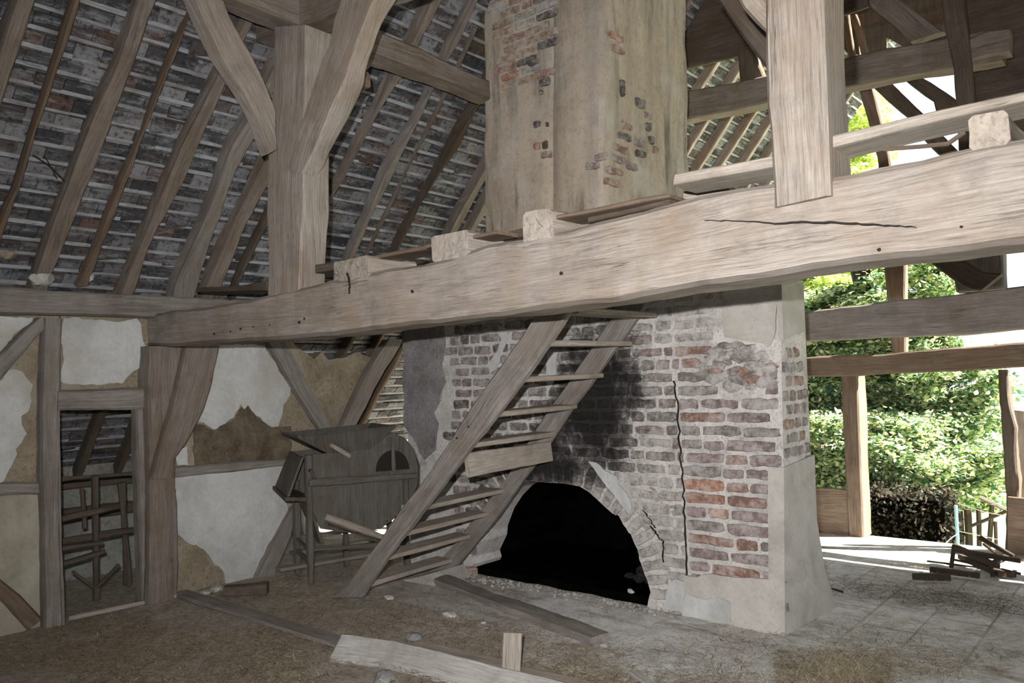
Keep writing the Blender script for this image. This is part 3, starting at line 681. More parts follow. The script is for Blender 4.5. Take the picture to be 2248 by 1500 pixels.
while z < 6.2:
    x = -4.5-rb.random()*.2
    while x < -2.9:
        L = rb.choice((.21, .24, .12, .22)); c = Vector((x+L/2, 4.83, z)); xl, xr, yf, yb = chim_ring(z)
        px, py = proj(c)
        lim = 195+25*nz((px*.01, 0, 0), 1)-(px-1075)*.18
        if px > 1200: lim -= 60
        if xl+L/2 < c.x < xr-.46 and py < lim and px < 1248 and rb.random() < .93:
            kind = rb.choice(('tan', 'tan', 'orange', 'tan', 'rust', 'pale', 'dark' if px > 1140 else 'tan'))
            s = .018*nz((c.x, yf, z), 1.6, 5)+.009*nz((c.x, yf, z), 6, 3)
            c.y = yf-s+.0; brick(mb, c, E1, E2, NYm, L-.02, .055, .012, bcol(kind, rb), row*7+x)
        x += L
    z += .074; row += 1
for (px, py, L, H, kd) in ((1170, 135, .08, .05, 'dark'), (1196, 180, .09, .05, 'dark'), (1187, 203, .03, .03, 'dark'), (1180, 272, .06, .05, 'dark'), (1200, 274, .02, .04, 'dark'),
        (1196, 318, .045, .06, 'dark'), (1178, 322, .06, .045, 'orange'), (1200, 340, .1, .05, 'rust'), (1193, 162, .05, .05, 'rust'), (1318, 345, .1, .05, 'rust'), (1300, 365, .12, .05, 'purple')):
    c = aty(px, py, 4.815); m1 = MB(); brick(m1, c, E1, E2, NYm, L, H, .012, bcol(kd, rb), px); o = m1.build('bare_brick', BRICK, ch); o.location = -ch.location
for (px, py, L, H, kd) in ((1345, 85, .14, .05, 'orange'), (1350, 112, .12, .05, 'rust'), (1362, 195, .04, .12, 'dark'), (1402, 228, .1, .07, 'dark'), (1422, 280, .05, .06, 'dark'), (1375, 278, .12, .05, 'rust'),
        (1372, 300, .14, .05, 'dark'), (1366, 328, .15, .05, 'rust'), (1405, 315, .1, .05, 'purple'), (1408, 338, .1, .05, 'dark'), (1430, 308, .05, .06, 'dark'), (1362, 350, .14, .05, 'purple'), (1355, 375, .16, .05, 'rust'), (1390, 365, .12, .05, 'purple'),
        (1350, 400, .16, .05, 'rust'), (1420, 255, .08, .05, 'purple'), (1440, 330, .06, .05, 'rust')):
    c = atx(px, py, chim_ring(3.3)[1]+.015); 
    m1 = MB()
    if c.y < 4.86: c = aty(px, py, 4.815); brick(m1, c, E1, E2, NYm, L, H, .012, bcol(kd, rb), px)
    else: c.x = chim_ring(c.z)[1]+.008; brick(m1, c, Vector((0, 1, 0)), E2, NX, L*1.2, H, .012, bcol(kd, rb), px)
    o = m1.build('bare_brick', BRICK, ch); o.location = -ch.location
o = mb.build('exposed_brickwork', BRICK, ch); o.location = -ch.location
# ================================================================== KILN
def sooty(m):
    nt = m.node_tree; b = nt.nodes['Principled BSDF']; old = b.inputs['Base Color'].links[0].from_socket
    v = mapping(nt, 'Object', (1, 1, 1)); sx = N(nt, 'ShaderNodeSeparateXYZ'); nt.links.new(v, sx.inputs[0])
    def mth(op, a, c=None):
        n = N(nt, 'ShaderNodeMath', operation=op)
        for s_, x in ((n.inputs[0], a), (n.inputs[1], c)):
            if x is None: continue
            if isinstance(x, bpy.types.NodeSocket): nt.links.new(x, s_)
            else: s_.default_value = x
        return n.outputs[0]
    nn = mth('MULTIPLY', mth('SUBTRACT', noise_n(nt, v, 4.5, 9, .8, .4), .5), 2.2)
    def ell(x, z, rx, rz, sk):                                   # smoke stain licking up from the mouth
        dz = mth('DIVIDE', mth('SUBTRACT', sx.outputs[2], z), rz)
        dx = mth('DIVIDE', mth('SUBTRACT', mth('SUBTRACT', sx.outputs[0], x), mth('MULTIPLY', dz, sk)), rx)
        return mth('SQRT', mth('ADD', mth('MULTIPLY', dx, dx), mth('MULTIPLY', dz, dz)))
    e1 = ell(*SOOT1); e2 = ell(*SOOT2)
    d = mth('ADD', mth('MINIMUM', e1, e2), nn)
    k = ramp(nt, d, [(.45, .97), (.75, .75), (1.05, .0)])
    nt.links.new(mix(nt, k, old, (.008, .0075, .007)), b.inputs['Base Color'])
_a = aty(1305, 885, 4.8); _b = aty(1190, 1010, 4.8)
SOOT1 = (_a.x, _a.z, .50, .66, .10); SOOT2 = (_b.x, _b.z, .55, .26, 0)
KMORT = stone('kiln_mortar', (.70, .67, .65), (.60, .575, .56), (.34, .32, .31), 8, .9, (.46, .45, .44), .015); sooty(KMORT)
KBRICK = brick_mat(); KBRICK.name = 'kiln_brick'; sooty(KBRICK)
kn = empty('brick_kiln', 'massive soot-stained brick oven with an arched black mouth', 'oven', loc=(-3.4, 5.0, 0))
def kadd(mb, name, m, smooth=False):
    o = mb.build(name, m, kn, smooth); o.location = -kn.location; return o
YK = 4.8
arch_px = [(1036, 1285), (1028, 1262), (1038, 1240), (1034, 1225), (1050, 1190), (1052, 1168), (1066, 1130), (1085, 1100), (1108, 1076), (1135, 1064), (1165, 1057), (1200, 1060), (1240, 1062), (1272, 1068), (1292, 1080), (1312, 1098), (1330, 1115), (1345, 1128), (1358, 1132), (1368, 1152), (1384, 1172), (1392, 1192), (1402, 1212), (1403, 1228), (1410, 1245), (1415, 1262), (1420, 1272), (1428, 1300), (1424, 1315), (1418, 1350)]
archW = [aty(a, b, YK) for a, b in arch_px]
archW[0].z = -.03; archW[-1].z = -.03
XR, XL, ZT = -1.965, -5.28, 2.16
front = [Vector((XL, YK, -.05)), archW[0].copy()]
outer = [Vector((XL, YK, -.05))]+[p for p in archW]+[Vector((XR, YK, -.05)), Vector((XR+.06, YK, 1.0)), Vector((XR+.09, YK, ZT)), Vector((XL, YK, ZT))]
outer[1].z = -.05; outer[len(archW)].z = -.05
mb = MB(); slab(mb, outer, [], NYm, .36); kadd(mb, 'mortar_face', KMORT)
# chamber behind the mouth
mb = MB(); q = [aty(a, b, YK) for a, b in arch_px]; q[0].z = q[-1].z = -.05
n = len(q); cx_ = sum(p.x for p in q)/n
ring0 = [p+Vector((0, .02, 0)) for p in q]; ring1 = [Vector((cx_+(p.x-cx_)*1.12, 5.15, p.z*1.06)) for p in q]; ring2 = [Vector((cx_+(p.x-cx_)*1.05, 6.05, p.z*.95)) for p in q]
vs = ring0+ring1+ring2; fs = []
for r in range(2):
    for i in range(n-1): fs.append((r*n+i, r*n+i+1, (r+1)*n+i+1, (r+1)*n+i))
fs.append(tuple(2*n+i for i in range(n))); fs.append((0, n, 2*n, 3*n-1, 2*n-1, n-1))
mb.add(vs, fs); kadd(mb, 'sooty_chamber', SOOT_SHADE)
mb = MB(); box(mb, (-4.8, YK+.06, -.05), (-2.6, 6.2, .045)); kadd(mb, 'sooty_floor', SOOT_SHADE)
for i in range(14):
    mb = MB(); lump(mb, (-3.35+.6*random.random(), 5.15+.5*random.random(), .03+.05*random.random()), random.uniform(.03, .06), None, i, (1, 1, .8), 2); kadd(mb, 'ash_lump', ASH)
# upper body carrying the chimney, and right flank
mb = MB(); box(mb, (-4.9, YK+.3, 1.25), (-2.45, 6.3, ZT)); box(mb, (-5.0, 5.3, 0), (-4.75, 6.3, 1.4)); box(mb, (-2.75, 5.3, 0), (-2.45, 6.3, 1.4)); box(mb, (-4.9, 6.2, 0), (-2.5, 6.35, 1.4)); kadd(mb, 'kiln_body', MORTAR)
mb = MB()
v8 = [Vector(p) for p in ((XR-.7, YK+.02, -.05), (XR, YK+.02, -.05), (XR, 5.42, -.05), (XR-.7, 5.42, -.05), (XR-.7, YK+.02, ZT), (XR+.09, YK+.02, ZT), (XR+.09, 5.2, ZT), (XR-.7, 5.2, ZT))]
mb.add(v8, [(3, 2, 1, 0), (4, 5, 6, 7), (0, 1, 5, 4), (1, 2, 6, 5), (2, 3, 7, 6), (3, 0, 4, 7)]); kadd(mb, 'right_flank', KMORT)
# rendered skirt on the lower right
mb = MB(); sk0 = atx(1700, 1008, XR+.06); 
F0 = [Vector((XR+.03, YK-.02, -.04)), Vector((XR+.09, 5.56, -.04)), Vector((XR+.055, 5.45, .25)), Vector((XR+.055, 5.34, .6)), Vector((XR+.075, 5.30, 1.03)), Vector((XR+.07, YK-.02, 1.0)), Vector((XR+.05, YK-.022, .5))]
slab(mb, F0, [], NX, .1); kadd(mb, 'rendered_skirt', RENDER)
# rendered block, upper right corner
mb = MB(); P = ragged([aty(a, b, YK-.012) for a, b in ((1580, 600), (1712, 590), (1700, 740), (1690, 758), (1650, 752), (1588, 742))], .05, .012, 3)
slab(mb, P, [], NYm, .03)
P = ragged([Vector((XR+.1, YK-.014, 1.78)), Vector((XR+.1, 5.17, 1.84)), Vector((XR+.105, 5.16, ZT)), Vector((XR+.105, YK-.014, ZT))], .06, .008, 4); slab(mb, P, [], NX, .03)
kadd(mb, 'upper_render', RENDER)
# render on left end and smeared render patches
def kpatch(name, pts, m, seed, y=YK-.012, th=.02, amp=.02):
    mb = MB(); P = ragged([aty(a, b, y) for a, b in pts], .035, amp, seed)
    for p in P: p.y = y
    slab(mb, P, [], NYm, th); return kadd(mb, name, m)
GREYR = stone('grey_left_render', (.34, .335, .335), (.27, .265, .265), (.16, .15, .15), 7, .9, (.2, .17, .15), .02)
kpatch('left_render', [(884, 720), (972, 718), (975, 760), (968, 800), (976, 840), (962, 880), (950, 905), (958, 930), (952, 990), (930, 1010), (905, 960), (886, 930)], GREYR, 1, YK-.02, .03)
kpatch('mortar_flake', [(1290, 1014), (1306, 1016), (1330, 1036), (1352, 1044), (1356, 1062), (1376, 1084), (1386, 1110), (1382, 1128), (1366, 1112), (1352, 1090), (1330, 1066), (1310, 1040)], PLASTER, 2, YK-.022, .02, .01)
kpatch('mortar_flake', [(1460, 1320), (1468, 1290), (1484, 1272), (1503, 1280), (1500, 1345), (1456, 1342)], PLASTER, 3, YK-.026, .02, .01)
kpatch('mortar_flake', [(1500, 1320), (1508, 1306), (1540, 1318), (1575, 1312), (1602, 1322), (1604, 1368), (1496, 1350)], PLASTER, 4, YK-.03, .02, .01)
kpatch('base_render', [(1500, 1262), (1530, 1268), (1560, 1258), (1620, 1268), (1690, 1272), (1706, 1276), (1712, 1400), (1500, 1366)], RENDER, 5, YK-.022, .02, .012)
kpatch('mortar_flake', [(1092, 715), (1112, 722), (1118, 740), (1100, 775), (1090, 810), (1076, 820), (1070, 800), (1092, 770), (1100, 745)], PLASTER, 6, YK-.018, .02, .01)
kpatch('mortar_flake', [(1202, 775), (1222, 770), (1218, 830), (1205, 860), (1198, 830)], PLASTER, 7, YK-.018, .02, .01)
kpatch('low_step', [(800, 1296), (860, 1280), (940, 1262), (958, 1290), (900, 1315), (800, 1325)], MORTAR, 8, 4.35, .4, .01)
# brickwork
rb = random.Random(5); mb = MB()
patchA = [(1580, 600), (1740, 590), (1712, 775), (1650, 760), (1588, 748)]
rubble = [(1548, 760), (1600, 752), (1680, 765), (1690, 800), (1685, 840), (1620, 862), (1560, 830)]
faint = [(1400, 640), (1590, 640), (1590, 755), (1460, 745), (1395, 740)]
skipP = [[(1290, 1014), (1306, 1016), (1352, 1044), (1386, 1110), (1366, 1112), (1330, 1066)], [(1500, 1290), (1712, 1285), (1712, 1400), (1490, 1366)], [(1450, 1290), (1500, 1270), (1500, 1350), (1440, 1345)]]
def near_arch(p):
    return min((p-q).length for q in archW)
z = .06; row = 0; CRX = aty(1495, 1000, YK).x
arch2 = [(p.x, p.z) for p in archW]
while z < 2.14:
    x = -4.86+(.13 if row % 2 else 0)+rb.uniform(-.02, .02)
    while x < XR-.02:
        crx = CRX-.03*(z-1.0)
        right = x > crx-.02
        L = (rb.choice((.28, .34, .30, .16)) if right else rb.choice((.24, .26, .12, .25)))
        if x < -3.9: L = rb.choice((.18, .2, .12, .22))
        if not right and x+L > crx: L = max(.07, crx-x)
        if right and x < crx+.02: x = crx+.005
        if x+L > XR+.03: L = XR+.06-x
        if L > .05:
            c = Vector((x+L/2, YK-.002, z)); px, py = proj(c); ok = True
            if inpoly(px, py, patchA) or any(inpoly(px, py, s) for s in skipP) or inpoly(px, py, rubble): ok = False
            for e in (-.5, 0, .5):
                if inpoly(c.x+e*L, z, arch2) or inpoly(c.x+e*L, z-.03, arch2): ok = False
            dA = near_arch(c)
            if dA < .17 and (px > 1060): ok = False
            if px < 985 and z > .8: ok = False
            if ok:
                pr = .009
                sootd = math.hypot((px-1290)/130, (py-880)/160)+.5*nz((px*.01, py*.01, 0), 1.6)
                sootd2 = math.hypot((px-1190)/150, (py-1010)/75)
                if sootd < .45: kind = 'soot'; col = bcol('dark', rb)
                elif sootd < 1.15: col = tuple(.5*a+.5*b for a, b in zip(bcol('dark', rb), bcol('grey', rb)))
                elif inpoly(px, py, faint): col = bcol('pale', rb); pr = .005
                elif right and z < 1.05: col = bcol(rb.choice(('purple', 'rust', 'purple', 'grey', 'orange', 'rust')), rb)
                elif right: col = bcol(rb.choice(('purple', 'purple', 'grey', 'rust', 'grey')), rb)
                elif px > 1380 and z < .95: col = bcol('pale', rb); pr = .006
                elif px > 1380: col = bcol(rb.choice(('purple', 'grey', 'pale', 'grey')), rb)
                else: col = bcol(rb.choice(('grey', 'grey', 'purple', 'dark', 'grey')), rb)
                H = .062*rb.uniform(.9, 1.1)
                brick(mb, c+Vector((0, 0, rb.uniform(-.003, .003))), E1, E2, NYm, L-.026, H, pr, col, row*13+x)
        x += L
    z += .0885; row += 1
# flank bricks (headers)
z = 1.08; row = 0
while z < 1.82:
    y = YK-.01+(.06 if row % 2 else 0)
    while y < 5.3-(z-1)*.1:
        L = rb.choice((.12, .12, .2)); xx = XR+.06+(z-1)*.03
        if y+L < 5.29-(z-1)*.12 and not (z > 1.75 and y < 5.1):
            brick(mb, Vector((xx-.006, y+L/2, z)), Vector((0, 1, 0)), E2, NX, L-.024, .062, .01, bcol(rb.choice(('grey', 'purple', 'grey', 'rust')), rb), row+y)
        y += L
    z += .0885; row += 1
# voussoirs of the arch
for i in range(2, len(archW)-1):
    pass
acc = 0; pts = archW[4:-1]; cen = Vector((-3.62, YK, .05)); seglen = .085
t = 0; tot = sum((pts[i+1]-pts[i]).length for i in range(len(pts)-1)); nV = int(tot/seglen)
for j in range(nV):
    s = tot*(j+.5)/nV; a = 0
    for i in range(len(pts)-1):
        l = (pts[i+1]-pts[i]).length
        if a+l >= s: p = pts[i].lerp(pts[i+1], (s-a)/l); break
        a += l
    d = (p-cen); d.y = 0; d.normalize()
    e1 = d; e2 = Vector((-d.z, 0, d.x)); LL = rb.choice((.15, .17, .12)); px, py = proj(p)
    kd = 'dark' if px < 1290 else 'pale'
    if 1180 < px < 1290: kd = 'grey'
    brick(mb, p+d*(LL/2+.012)+Vector((0, -.004, 0)), e1, e2, NYm, LL, .066, .014, bcol(kd, rb), j)
for (px, py) in ((1048, 1252), (1060, 1150), (1046, 1208), (1020, 1235)):
    p = aty(px-14, py, YK-.004); brick(mb, p, E1, E2, NYm, .13, .06, .015, bcol('orange' if py == 1252 else 'grey', rb), px)
kadd(mb, 'brickwork', KBRICK)
# broken rubble core and cracks
mb = MB()
for i in range(46):
    px = rb.uniform(1550, 1690); py = rb.uniform(756, 855)
    if inpoly(px, py, rubble): mb = MB(); lump(mb, aty(px, py, YK+.008), rb.uniform(.03, .065), bcol(rb.choice(('pale', 'grey', 'pale', 'pale', 'rust')), rb), i, (1.3, .6, .7), 2); kadd(mb, 'rubble_stone', KBRICK)
for i in range(40):
    px = rb.uniform(1375, 1500); py = rb.uniform(1060, 1300); p = aty(px, py, YK+.006)
    if near_arch(p) > .12: mb = MB(); lump(mb, p, rb.uniform(.02, .045), bcol('pale', rb), i+50, (1.4, .4, .7), 2); kadd(mb, 'rubble_stone', KBRICK)
def kcrack(pts, w):
    mb = MB(); n = len(pts); P = [aty(a, b, YK-.017) for a, b in pts]
    vs = []
    for i, p in enumerate(P):
        ww = w*(.6+.4*nz(p, 30)); vs += [p-Vector((ww, 0, 0)), p+Vector((ww, 0, 0)), p+Vector((0, .03, 0))]
    fs = []
    for i in range(n-1):
        a = i*3; b = a+3; fs += [(a, a+1, b+1, b), (a+1, a+2, b+2, b+1), (a+2, a, b, b+2)]
    mb.add(vs, fs); kadd(mb, 'crack', CRACK)
def wig(pts, n=6, amp=2.5):
    out = []
    for i in range(len(pts)-1):
        for j in range(n):
            k = j/n; out.append((pts[i][0]*(1-k)+pts[i+1][0]*k+rb.uniform(-amp, amp), pts[i][1]*(1-k)+pts[i+1][1]*k))
    return out+[pts[-1]]
kcrack(wig([(1478, 836), (1486, 890), (1490, 960), (1494, 1010), (1500, 1090), (1502, 1160), (1505, 1240), (1502, 1345)]), .0055)
kcrack(wig([(1425, 1155), (1446, 1180), (1455, 1190), (1456, 1235)]), .006)
kcrack(wig([(1410, 1120), (1432, 1150), (1438, 1160)]), .004)
kcrack(wig([(1506, 1288), (1545, 1290), (1580, 1300), (1602, 1320), (1604, 1355)]), .003)

# ================================================================== STAIR
st = empty('open_stair', 'steep open wooden stair rising from the floor in front of the kiln', 'stair', loc=(-4.7, 4.2, 0))
YS, YS2 = 3.72, 4.66
def sadd(o): o.location = -st.location; return o
o = face_timber('stringer', lambda a, b: aty(a, b, YS), [(728, 1312), (760, 1290), (840, 1170), (940, 1040), (1060, 850), (1130, 755), (1192, 660), (1240, 590)], [(790, 1312), (815, 1272), (870, 1195), (985, 1045), (1100, 895), (1180, 790), (1262, 662), (1310, 590)], (0, .065, 0), W_GREY, st, nf=5); sadd(o)
o = face_timber('stringer', lambda a, b: aty(a, b, YS2), [(935, 1262), (1000, 1190), (1110, 1050), (1200, 905), (1290, 775), (1368, 655), (1400, 600)], [(985, 1262), (1040, 1200), (1150, 1050), (1250, 905), (1335, 785), (1425, 655), (1460, 600)], (0, .06, 0), W_GREY, st, nf=5); sadd(o)
# treads: near end pixel at the stringer, slope follows the building's axis
tr = [(1262, 676), (1205, 748), (1140, 828), (1080, 905), (1030, 973), (985, 1040), (915, 1112), (880, 1168), (840, 1222), (800, 1280)]
for i, (a, b) in enumerate(tr):
    p = aty(a, b, YS+.06); x0 = p.x; z = p.z
    mb = MB(); w = .17 if i != 5 else .05
    A = [Vector((x0-w+.02, YS+.05, z)), Vector((x0-w+.02, YS2+.01, z+.01))]; B = [Vector((x0+.03, YS+.05, z)), Vector((x0+.03, YS2+.01, z+.01))]
    if i == 5: continue
    sweep(mb, A, B, Vector((0, 0, -.034)), rough=.004, ch=.006); o = mb.build('tread', W_BOARD, st, True); sadd(o)
# board wedged under the fifth tread
p = aty(1030, 985, YS+.06); q = aty(1015, 1035, YS+.06)
mb = MB(); A = [Vector((p.x-.04, YS+.05, p.z-.03)), Vector((p.x-.04, YS2, p.z-.03))]; B = [Vector((p.x-.02, YS+.05, p.z-.18)), Vector((p.x-.02, YS2, p.z-.17))]
sweep(mb, A, B, Vector((.03, 0, 0)), rough=.004, ch=.005); sadd(mb.build('riser_board', W_BOARD, st, True))
for a, b in ((1003, 962), (1028, 937), (988, 955), (868, 1135), (850, 1145)):
    mb = MB(); c = aty(a, b, YS-.008); lump(mb, c, .008, None, a, (1, .6, 1), 1); sadd(mb.build('peg', CRACK, st))

# ================================================================== WINNOWING MACHINE
W_MILL = wood('mill_board', (.17, .16, .145), (.115, .105, .095), (.055, .05, .043), (.09, .07, .05), .5)
wm = empty('winnowing_machine', 'old grey wooden winnowing machine with a flared hopper beside the stair', 'farm machine', loc=(-5.6, 4.1, 0))
O0 = Vector((-5.86, 4.0, 0)); Wd = Vector((.93, -.37, 0)).normalized(); Ld = Vector((.37, .93, 0)).normalized()
def lw(l, w, z): return O0+Ld*l+Wd*w+Vector((0, 0, z))
def wadd(mb, nm, m=W_MILL, smooth=True): o = mb.build(nm, m, wm, smooth); o.location = -wm.location; return o
WD = .44
def wleg(l, w, z0, z1, s=.055): mb = MB(); bar(mb, lw(l, w, z0), lw(l, w, z1), s, s, tuple(Ld)); wadd(mb, 'leg')
wleg(.03, 0, -.01, .78); wleg(.03, WD, -.01, 1.02); wleg(.45, 0, -.01, .85, .05); wleg(.85, WD, -.01, .8, .05); wleg(.85, 0, -.01, .8, .05)
def pan(pts, nrm, th, nm, m=W_MILL):
    mb = MB(); slab(mb, [lw(*p) for p in pts], [], nrm, th); return wadd(mb, nm, m, False)
pan([(.0, WD, 1.02), (.0, WD, .70), (.12, WD, .42), (.35, WD, .36), (.62, WD, .36), (.86, WD, .50), (.96, WD, .7), (.97, WD, .86), (.93, WD, 1.0), (.85, WD, 1.1), (.74, WD, 1.15), (.62, WD, 1.13), (.5, WD, 1.03)], Wd, .02, 'side_panel', W_MILL)
pan([(.0, 0, 1.02), (.0, 0, .70), (.12, 0, .42), (.35, 0, .36), (.62, 0, .36), (.86, 0, .50), (.97, 0, .7), (.97, 0, .86), (.93, 0, 1.0), (.85, 0, 1.1), (.74, 0, 1.15), (.62, 0, 1.13), (.5, 0, 1.03)], Wd, .02, 'side_panel', W_MILL)
# fan opening, its inner shade painted as a black half round, with a spoke
mb = MB(); hp = []
for i in range(13): a = math.pi*i/12; hp.append(lw(.74+.15*math.cos(a), WD+.004, .84+.17*math.sin(a)))
slab(mb, hp, [], Wd, .012); wadd(mb, 'fan_opening_shade', CRACK, False)
mb = MB(); bar(mb, lw(.74, WD+.02, .83), lw(.74, WD+.02, 1.12), .03, .02, tuple(Wd)); wadd(mb, 'fan_spoke')
# drum skin
mb = MB(); prof = [(.97, .62), (.98, .86), (.93, 1.0), (.85, 1.1), (.74, 1.15), (.62, 1.13), (.5, 1.03)]
for i in range(len(prof)-1):
    a, b = prof[i], prof[i+1]; q = [lw(a[0], 0, a[1]), lw(a[0], WD, a[1]), lw(b[0], WD, b[1]), lw(b[0], 0, b[1])]
    c = [p+(p-lw(.74, WD/2, .85)).normalized()*.012 for p in q]; mb.add(q+c, [(0, 1, 2, 3), (7, 6, 5, 4), (0, 4, 5, 1), (1, 5, 6, 2), (2, 6, 7, 3), (3, 7, 4, 0)])
wadd(mb, 'drum_cover', W_MILL, False)
mb = MB(); bar(mb, lw(.02, WD+.035, .80), lw(.95, WD+.035, .78), .05, .035, tuple(Wd)); wadd(mb, 'side_rail')
mb = MB(); bar(mb, lw(.15, WD+.03, .52), lw(.62, WD+.03, .30), .05, .05, tuple(Wd)); wadd(mb, 'chute_rail', W_BOARD)
mb = MB(); slab(mb, [lw(.18, 0, .46), lw(.18, WD, .46), lw(.75, WD, .2), lw(.75, 0, .2)], [], Vector((0, 0, 1)), .02); wadd(mb, 'grain_chute', W_DARK, False)
mb = MB(); limb(mb, [lw(.03, WD+.03, .9), lw(.03, WD+.09, .9), lw(.05, WD+.1, .84)], .014); wadd(mb, 'crank', W_DARK)
# hopper: four flared boards
mb = MB(); t = [(-.08, -.06, 1.17), (-.08, WD+.12, 1.17), (.74, WD+.12, 1.21), (.74, -.06, 1.21)]; bq = [(.28, .12, .97), (.28, WD-.04, .97), (.48, WD-.04, .97), (.48, .12, .97)]
hop = empty('hopper', None, None); del_ = None
hop.parent = wm; hop.location = (0, 0, 0)
for i in range(4):
    j = (i+1) % 4; mb = MB(); q = [lw(*t[i]), lw(*t[j]), lw(*bq[j]), lw(*bq[i])]; nn = (q[1]-q[0]).cross(q[3]-q[0]).normalized()
    if nn.z > 0: nn = -nn
    slab(mb, q, [], nn, .022); o = mb.build('hopper_board', W_MILL, hop); o.location = -wm.location
mb = MB(); bar(mb, lw(.18, WD+.13, 1.1), lw(.36, WD+.04, .99), .03, .02, tuple(Wd)); o = mb.build('hopper_batten', W_BOARD, hop, True); o.location = -wm.location
# straw tray on the near end
pan([(-.14, -.03, .74), (-.14, WD-.02, .70), (-.02, WD-.02, 1.0), (-.02, -.03, 1.02)], -Ld, .02, 'tray_board')
pan([(-.16, -.04, .74), (-.16, WD, .70), (.02, WD, .68), (.02, -.04, .70)], Vector((0, 0, 1)), .03, 'tray_floor', W_DARK)
pan([(-.14, -.01, .73), (.0, -.01, .7), (.0, -.01, 1.02)], Wd, .02, 'tray_cheek')
pan([(0, .0, .7), (0, WD, .7), (.14, WD*.8, .28), (.14, WD*.4, .28)], -Ld, .02, 'funnel_board', W_MILL)
for z_, nm in ((.28, 'stretcher'), (.18, 'stretcher')):
    mb = MB(); bar(mb, lw(.03, 0, z_), lw(.03, WD, z_-.02), .035, .03); wadd(mb, nm)
mb = MB(); bar(mb, lw(.03, WD, .26), lw(.85, WD, .22), .035, .03); wadd(mb, 'stretcher')
# raised boards on the floor behind the machine
GP = 'boards lying behind the winnowing machine'
for (a, b, w, lab) in (((640, 1215), (860, 1180), .12, 'grey board lying behind the legs of the winnowing machine'), ((610, 1250), (830, 1212), .14, 'dusty board on the floor between wall and stair foot'), ((690, 1178), (840, 1150), .1, 'farthest board on edge behind the winnowing machine')):
    mb = MB(); bar(mb, atz(a[0], a[1], .06), atz(b[0], b[1], .06), w, .03); tag(mb.build('floor_board', W_GREY, None, True), lab, 'board', GP)

# ================================================================== FAR SIDE
YF = 7.9
def ff(name, ea, eb, lab, y=YF, d=.14, m=W_GREY, cat='timber', group='timbers of the open far side', **kw):
    o = face_timber(name, lambda a, b: aty(a, b, y), ea, eb, (0, d, 0), m, **kw); return tag(o, lab, cat, group)
ff('tie_beam', [(1640, 764), (1735, 752), (1900, 742), (2100, 735), (2248, 722), (3400, 662)], [(1640, 700), (1725, 690), (1900, 668), (2100, 646), (2248, 628), (3400, 534)], 'second grey tie beam across the open far side, upper of the two bars', 7.62, .25, W_GREY, 'beam')
ff('rail', [(1660, 832), (1740, 828), (1900, 825), (2060, 817), (2150, 811), (2248, 806), (3400, 776)], [(1660, 792), (1740, 786), (1900, 779), (2040, 768), (2150, 760), (2248, 752), (3400, 702)], 'brown horizontal rail, lower of the two bars across the open far side', 7.84, .12, W_BROWN, 'rail')
ff('far_post', [(1884, 190), (1910, 285), (1926, 350), (1940, 575), (1950, 700), (1956, 775)], [(1915, 188), (1936, 270), (1953, 350), (1986, 575), (1988, 700), (1988, 775)], 'brown post rising above the lower rail to the collar at the far side', 7.97, .12, W_BROWN, 'post')
ff('far_post', [(1846, 822), (1848, 900), (1856, 1040), (1862, 1176)], [(1882, 822), (1885, 900), (1890, 1040), (1896, 1182)], 'brown post with a sunlit edge standing at the floor edge beside the low boarding', YF, .26, W_BROWN, 'post')
ff('far_post', [(2188, 812), (2194, 900), (2203, 1000), (2206, 1090), (2206, 1215)], [(2214, 812), (2216, 890), (2232, 940), (2228, 1000), (2240, 1100), (2240, 1222)], 'knotty dark post at the right edge of the open side', YF, .13, W_DARK, 'post', rough=.016)
ff('low_boarding', [(1740, 1172), (1800, 1174), (1862, 1180)], [(1740, 1070), (1800, 1072), (1862, 1076)], 'low brown boards between the kiln and the sunlit post', YF+.03, .05, W_BROWN, 'boarding', nf=6, ch=.004)
ff('low_boarding', [(2212, 1225), (2260, 1232), (3000, 1318)], [(2212, 1092), (2260, 1096), (3000, 1146)], 'low brown boards cut by the right edge of the view', YF-.06, .05, W_BROWN, 'boarding', nf=6, ch=.004)
ff('sunlit_board', [(2222, 1092), (2225, 1000), (2222, 900)], [(2262, 1096), (2266, 1000), (2262, 905)], 'bleached sunlit upright board behind the knotty dark post', 8.12, .03, W_BOARD, 'board')
# bracket / knee under the tie beam at right
ff('knee_brace', [(2036, 572), (2070, 600), (2120, 636), (2150, 640)], [(2090, 560), (2120, 575), (2160, 600), (2200, 600)], 'dark knee brace under the big beam at the far right', 7.3, .14, W_DARK, 'brace')
ff('far_stub_post', [(2098, 642), (2092, 600), (2094, 545)], [(2204, 634), (2202, 600), (2200, 540)], 'thick grey stub of post standing on the second tie beam', 7.5, .2, W_GREY, 'post')
